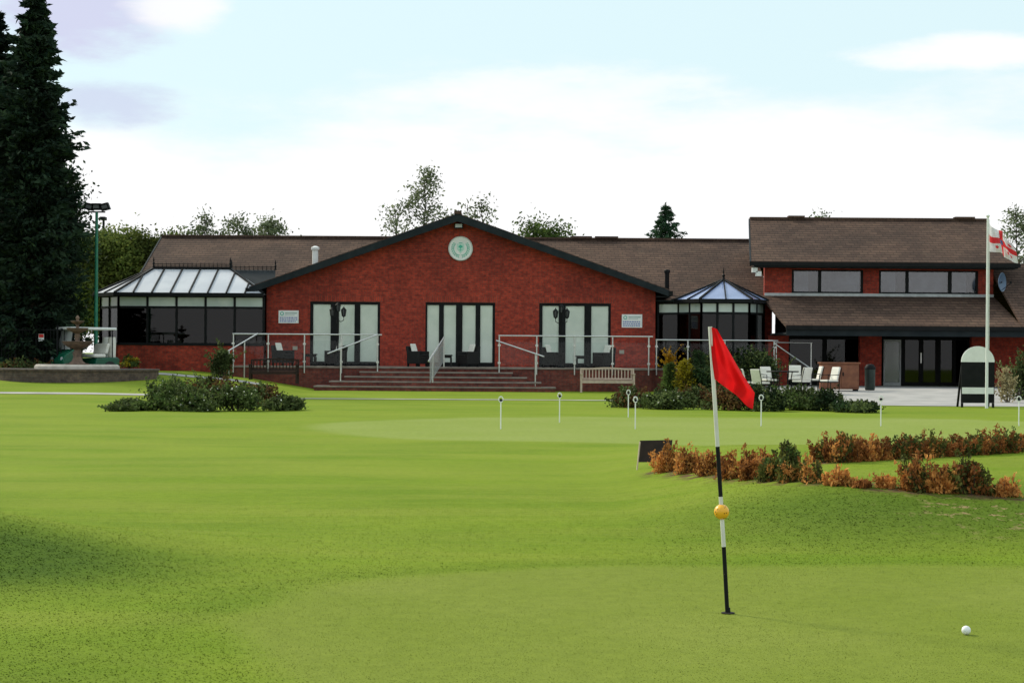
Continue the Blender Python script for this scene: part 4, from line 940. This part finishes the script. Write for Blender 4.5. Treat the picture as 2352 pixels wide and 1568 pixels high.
# black board on stakes
c=G(1466,1078); ys_=c.y; t=thing('board_sign','small blank black board tilted on two stakes at the left end of the hedge bed','sign',tuple(c))
vs=[P(1471,1012,ys_),P(1547,1011,ys_),P(1541,1061,ys_),P(1464,1061,ys_)]; vs[0].y+=.05;vs[1].y+=.12;vs[2].y+=.05; vs=vs+[v+Vector((0,.018,0)) for v in vs]
MB().add(vs,[(3,2,1,0),(4,5,6,7),(0,1,5,4),(1,2,6,5),(2,3,7,6),(3,0,4,7)]).build('board',M['dkwood'],t)
MB().beam(P(1463,1080,ys_),P(1470,1014,ys_)+Vector((0,.01,0)),.012).build('stake',M['teak'],t)
a=P(1535,1061,ys_)+Vector((0,.06,0)); MB().beam((a.x,a.y,H(a.x,a.y)-.02),a+Vector((0,.02,.03)),.012).build('stake',M['dkwood'],t)
# ---------------------------------------------------------------- shrubs
def shrub(name,label,c,w,d,ht,mats,n,ls,group=None,fl=0,lumps=14,cat='shrub'):
    t=thing(name,label,cat,tuple(c),group); st_=MB(); Cs={m:[] for m in mats}; allc=[]
    for i in range(lumps):
        a=R.uniform(0,6.283); rr=math.sqrt(R.random()); x=c.x+math.cos(a)*rr*w*.44; y=c.y+math.sin(a)*rr*d*.42
        zz=c.z+ht*(.15+.60*math.sqrt(max(0,1-rr*rr))*R.uniform(.55,1.15)); p=Vector((x,y,zz))
        st_.path([(c.x+(x-c.x)*.3,c.y+(y-c.y)*.3,c.z-.03),(x*.6+c.x*.4,y*.6+c.y*.4,c.z+(zz-c.z)*.6),tuple(p)],[.018*ht+.004,.012*ht,.004],5)
        m=n//lumps; s=np.array([w*.11,d*.12,ht*.13]); q_=rng.normal(size=(m,3))*s+np.array(p); mm=mats[i%len(mats)]
        parts=[q_]
        for k in range(5):   # sprigs breaking the outline
            dv=np.array([R.gauss(0,.55),R.gauss(0,.5),R.uniform(.5,1.2)]); L=ht*R.uniform(.18,.42); f=rng.random(22)[:,None]
            e0=np.array(p)+rng.normal(size=3)*s*.8; parts.append(e0+dv*L*f+rng.normal(size=(22,3))*.018)
        q_=np.concatenate(parts); q_[:,2]=np.maximum(q_[:,2],c.z+.02)
        Cs[mm].append(q_); allc.append(q_)
    for k in mats:
        m=n//(5*len(mats)); a=rng.random(m)*6.283; rr=np.sqrt(rng.random(m)); q_=np.stack([c.x+np.cos(a)*rr*w*.5,c.y+np.sin(a)*rr*d*.5,c.z+.02+rng.random(m)*ht*.42],-1); Cs[k].append(q_)
    st_.build('stem',M['bark'],t)
    for k in mats: leaves('foliage',np.concatenate(Cs[k]),ls,M[k],t)
    if fl:
        q_=np.concatenate(allc); q_=q_[q_[:,1]<c.y+.1]; q_=q_[rng.choice(len(q_),min(fl,len(q_)),False)]+np.array([0,-.10*d,.03]); o=leaves('flowers',q_,.045,M['flower'],t,None,.6,.9); o['kind']='stuff'
    return t
GLs='shrubs in the border left of the steps'
for px,pb,pw,pt,m,fl,lb in ((300,946,110,922,['midgreen','bushgreen'],2,'low straggling green shrub at the left tip of the left border'),(395,945,125,878,['midgreen','bushgreen'],18,'green shrub with white flowers in the left border, left of the red one'),(475,932,130,870,['bushred','bushgreen','bushred'],0,'reddish shrub standing tallest in the middle of the left border'),
    (545,946,130,888,['bushgreen','midgreen'],40,'green shrub dotted with white flowers in front of the left border'),(592,934,90,882,['bushred','bushgreen'],4,'reddish green shrub at the back right of the left border'),(648,945,80,910,['bushgreen'],4,'small dark green shrub at the right end of the left border'),(440,947,120,904,['midgreen','bushgreen'],28,'low flowering shrub at the front of the left border')):
    c=G(px,pb-3); k=c.y/F; shrub('border_shrub',lb,c,pw*k,1.3,(pb-pt)*k,m,2400,.075,GLs,fl,16)
GRs='shrubs in the border behind the red flag'
for px,pb,pw,pt,m,fl,lb in ((1445,938,80,893,['bushgreen','bushred'],6,'dark reddish shrub at the left end of the right border'),(1530,942,110,899,['bushgreen'],30,'white flowered shrub below the pale bench in the right border'),(1600,938,80,895,['bushgreen','bushred'],8,'green shrub left of the red flag in the right border'),(1670,944,110,890,['bushred','bushgreen'],4,'reddish brown shrub directly behind the red flag'),
    (1745,946,110,893,['bushgreen','darkleaf'],6,'dark green shrub just right of the red flag'),(1830,944,120,890,['midgreen','bushgreen'],3,'paler green feathery shrub in the middle of the right border'),(1900,946,100,902,['bushgreen','darkleaf'],3,'dark shrub below the wooden cabinet in the right border'),(1965,950,95,922,['darkleaf','bushgreen'],2,'low dark shrub at the right tip of the right border')):
    c=G(px,pb-3); k=c.y/F; shrub('border_shrub',lb,c,pw*k,1.3,(pb-pt)*k,m,2300,.075,GRs,fl,16)
def atY(px,Yv): x=X_(px,Yv); return Vector((x,Yv,H(x,Yv)))
def cone_shrub(label,px,Yv,ptop,pw,mt,n=2600):
    c=atY(px,Yv); conifer('small_conifer',label,tuple(c),Z_(ptop,Yv,px)-c.z,pw*Yv/F,26,8,n//200,.09,M[mt],lambda u:max(.12,(1-u)**.7),.45,.03,'small conifers beside the pale bench',.05,.7,.03)
cone_shrub('golden yellow dwarf conifer just right of the pale bench',1574,59,828,24,'gold')
cone_shrub('yellow green dwarf conifer next to the bench end, left of the golden one',1538,59.5,836,18,'midgreen')
cone_shrub('narrow dark green conifer behind the golden one',1605,61,806,22,'darkleaf')
shrub('amber_plant','amber orange plant glowing behind the dwarf conifers',atY(1540,62.5)+Vector((0,0,.4)),.35,.35,Z_(802,62.5,1540)-.4,['orangel'],700,.07,None,0,8,'plant')
for px,Yv,pw,pt,lb in ((1660,61.5,80,806,'large rounded dark green shrub behind the red flag, below the bay conservatory'),(1735,61.5,110,802,'large rounded green shrub right of the red flag below the bay conservatory'),(1620,59,80,850,'low green shrub at the foot of the dark conifer'),(1690,58.5,90,856,'low spreading green shrub left of the cream chairs')):
    c=atY(px,Yv); shrub('rounded_shrub',lb,c,pw*Yv/F,1.2,Z_(pt,Yv,px)-c.z,['bushgreen','darkleaf'],3000,.10,'rounded shrubs below the bay conservatory',0,16)
c=atY(512,60.5); shrub('rounded_shrub','dark round shrub at the left end of the terrace beside the path',c,.7,.7,Z_(803,60.5,512)-c.z,['bushgreen'],1500,.09)
c=atY(298,58.3); shrub('yellow_flower_plant','low plant with yellow flowers on the fountain wall',c+Vector((0,0,.25)),.7,.5,.35,['midgreen','gold'],700,.07,None,0,8,'plant')
c=atY(2316,50); shrub('straw_plant','straw coloured tufted plant right of the arched sign',c,.42,.4,.95,['straw'],700,.07,None,0,8,'plant')
c=atY(2345,52); shrub('rounded_shrub','dark shrub cut by the right edge of the photo',c,.7,.8,1.5,['bushgreen'],1300,.09)
c=atY(60,57.8); shrub('rounded_shrub','low dark shrub below the fence at the far left',c,2.0,.8,.5,['bushgreen','bushred'],1500,.08)
# hedge bed of small box plants
def boxplant(px,pb,pt,pw,mats,label,dens=1.0,wf=1.05):
    c=G(px,pb); k=c.y/F; w=pw*k*wf; ht=(pb-pt)*k; t=thing('box_plant',label,'plant',tuple(c),'small box plants of the hedge bed')
    st_=MB(); Cs={m:[] for m in mats}; Ds={m:[] for m in mats}; ns=int(28*dens)
    for i in range(ns):
        a=R.uniform(0,6.283); rr=math.sqrt(R.random()); bx_=c.x+math.cos(a)*rr*w*.54; by_=c.y+math.sin(a)*rr*w*.40
        tx_=bx_+R.gauss(0,.17)*w; ty_=by_+R.gauss(0,.14)*w; tz=c.z+ht*R.choice((R.uniform(.3,.8),R.uniform(.6,1.0),R.uniform(.8,1.15)))*(1-.40*rr*rr)
        p0=Vector((bx_,by_,c.z-.01));p1=Vector((tx_,ty_,tz)); st_.tube(p0,p1,.0035,.0015,4)
        m=int(54*min(1,dens)**.3); f=.02+.98*rng.random(m); q_=np.array(p0)+(np.array(p1)-np.array(p0))*f[:,None]+rng.normal(size=(m,3))*(np.array([.020,.020,.010])*(1.35-f[:,None]*.75))
        mm=R.choice(mats) if i%3 else mats[i%len(mats)]; Cs[mm].append(q_); d_=np.array([math.cos(a)*.4,math.sin(a)*.4,1.0]); Ds[mm].append(np.tile(d_,(m,1)))
    st_.build('stem',M['bark'],t)
    for mm in sorted(set(mats)):
        if Cs[mm]: leaves('foliage',np.concatenate(Cs[mm]),.034,M[mm],t,np.concatenate(Ds[mm]),1.1,.5)
RU,RD,BG='rust','rustd','boxg'
for px,pb,pt,pw,m,lb in ((1534,1082,1012,56,[RU],'bright rust coloured box plant at the left end of the bed beside the black board'),(1580,1086,1018,54,[RU,RU,RD],'rust coloured box plant second from the left end of the bed'),(1628,1090,1026,54,[RU,RD],'rust box plant just left of the flagstick'),
   (1688,1097,1022,58,[RU,RD,RD],'brown and rust box plant just right of the flagstick'),(1726,1100,1048,46,[RU,RD],'short rust box plant in front of the brown one by the flagstick'),(1748,1087,1018,50,[RU,RD],'rust box plant standing behind the green one'),(1772,1103,1038,56,[BG,'midgreen',RU,BG],'green box plant in the middle of the front row'),
   (1808,1077,1010,50,[BG,'midgreen'],'tall fresh green box plant at the bend of the bed'),(1812,1106,1060,36,[RU,BG],'thin rust sprig right of the green plant in the front row'),(1864,1108,1040,42,[RU,RD,BG],'upright rust box plant alone after the bend of the front row'),(1926,1114,1066,52,[RU],'pale rust tuft in the gap of the front row'),(1978,1118,1094,40,[RU,RD],'tiny low sprig in the bare soil of the front row'),
   (2036,1119,1080,40,[RU],'small pale rust tuft left of the big dark box plants'),(2116,1126,1036,74,[RD,RU,BG,RD,BG],'large dark green and rust box plant, left of the big pair'),(2170,1130,1058,54,[RU],'bright rust plant between the two large dark box plants'),(2226,1130,1046,76,[BG,RD,RD],'large dark green and rust box plant, right of the big pair'),(2314,1138,1086,46,[RU],'rust tuft at the right end of the front row'),(2275,1135,1108,34,[BG,RD],'tiny green sprig beside the right large plant')):
    sparse=px in (1864,1926,1978,2036,2314,2275)
    boxplant(px,pb,pt,pw,m,lb,.55 if sparse else (1.15 if pw<60 else 2.4))
for i,px in enumerate((1905,1938,1972,2010,2048,2086,2124,2160,2198,2234,2270,2306,2342)):
    pb=1062-(px-1890)*.055; m=[[RD,RU,BG],[RD,BG,RU],[RD,RU],[RU,RD],[BG,RD,RU],[BG,RD],[RD,BG,'midgreen']][i%7 if i<4 else 4+i%3]
    pos=['first','second','third','fourth','fifth','sixth','seventh','eighth','ninth','tenth','eleventh','twelfth','thirteenth'][i]
    boxplant(px,pb,996+R.uniform(-10,10)-(10 if i>8 else 0)+(10 if i==3 else 0),58,m,'%s box plant from the left in the rear hedge row of the bed'%pos,1.5,1.25)
# ---------------------------------------------------------------- light, world, camera
el=math.radians(36); az=math.atan2(-.74,.67)
sv=Vector((math.sin(az)*math.cos(el),math.cos(az)*math.cos(el),math.sin(el)))
sd=bpy.data.lights.new('sun','SUN'); sd.energy=3.5; sd.angle=math.radians(10); sd.color=(1,.91,.74)
so=bpy.data.objects.new('sun',sd); COL.objects.link(so); so.rotation_euler=sv.to_track_quat('Z','Y').to_euler(); so.location=(-20,30,40)
w=bpy.data.worlds.new('World'); SC.world=w; w.use_nodes=True; nt=w.node_tree; nt.nodes.clear()
W=NT.__new__(NT); W.t=nt
out=W.n('ShaderNodeOutputWorld'); bg=W.n('ShaderNodeBackground'); bg.inputs['Strength'].default_value=.12; W.l(bg.outputs[0],out.inputs[0])
sky=W.n('ShaderNodeTexSky'); sky.sky_type='NISHITA'; sky.sun_disc=False; sky.sun_elevation=el; sky.sun_rotation=az%(2*math.pi)
tc=W.n('ShaderNodeTexCoord').outputs['Generated']; sp=W.n('ShaderNodeSeparateXYZ'); W.l(tc,sp.inputs[0]); u_,v_=sp.outputs[0],sp.outputs[2]
mp=W.n('ShaderNodeMapping'); mp.inputs['Scale'].default_value=(5,5,17); W.l(tc,mp.inputs[0])
n1=W.noise(mp.outputs[0],1.1,5,.6); n2=W.noise(mp.outputs[0],2.6,6,.62)
k=1/.12
vv=W.math('ADD',v_,W.math('ADD',W.math('MULTIPLY',W.math('SUBTRACT',n1,.5),.12),W.math('MULTIPLY',W.math('SUBTRACT',n2,.5),.04)))
clear=W.mix(.88,sky.outputs[0],(.78*k,.985*k,1.02*k))
cov=W.mr(vv,.108,.160,1,.03)
hi=W.math('MULTIPLY',W.mr(v_,.24,.5),W.mr(n2,.4,.65,0,.8)); cov=W.math('MAXIMUM',cov,hi)
col=W.mix(cov,clear,(1.04*k,1.04*k,1.05*k))
def ell(u0,v0,ru,rv,am=1.0):
    a=W.math('POWER',W.math('ABSOLUTE',W.math('DIVIDE',W.math('SUBTRACT',u_,u0),ru)),2); c=W.math('POWER',W.math('ABSOLUTE',W.math('DIVIDE',W.math('SUBTRACT',v_,v0),rv)),2)
    d=W.math('ADD',W.math('ADD',a,c),W.math('MULTIPLY',W.math('SUBTRACT',n2,.5),am*3.2)); return W.mr(d,.2,1.6,1,0)
fr=W.math('GREATER_THAN',sp.outputs[1],0)
for (u0,v0,ru,rv,cl,f) in ((-.235,.188,.050,.026,(.67,.69,.89),.95),(-.224,.137,.038,.013,(.66,.73,.90),.9),(-.188,.192,.028,.015,(1.03,1.03,1.05),.85),(.242,.168,.050,.010,(1.05,1.05,1.05),.9),(.03,.150,.075,.014,(1.05,1.05,1.05),.6)):
    col=W.mix(W.math('MULTIPLY',W.math('MULTIPLY',ell(u0,v0,ru,rv),f),fr),col,tuple(x*k for x in cl))
W.l(col,bg.inputs['Color'])
cd=bpy.data.cameras.new('camera'); cam=bpy.data.objects.new('camera',cd); COL.objects.link(cam); SC.camera=cam
cd.sensor_width=36; cd.lens=F/2352*36; cd.shift_y=32/2352; cd.clip_end=6000; cd.clip_start=.1
cam.location=(0,0,CZ); cam.rotation_euler=(math.pi/2,-math.atan(S),0)
SC.view_settings.view_transform='Standard'; SC.view_settings.look='None'; SC.view_settings.exposure=0
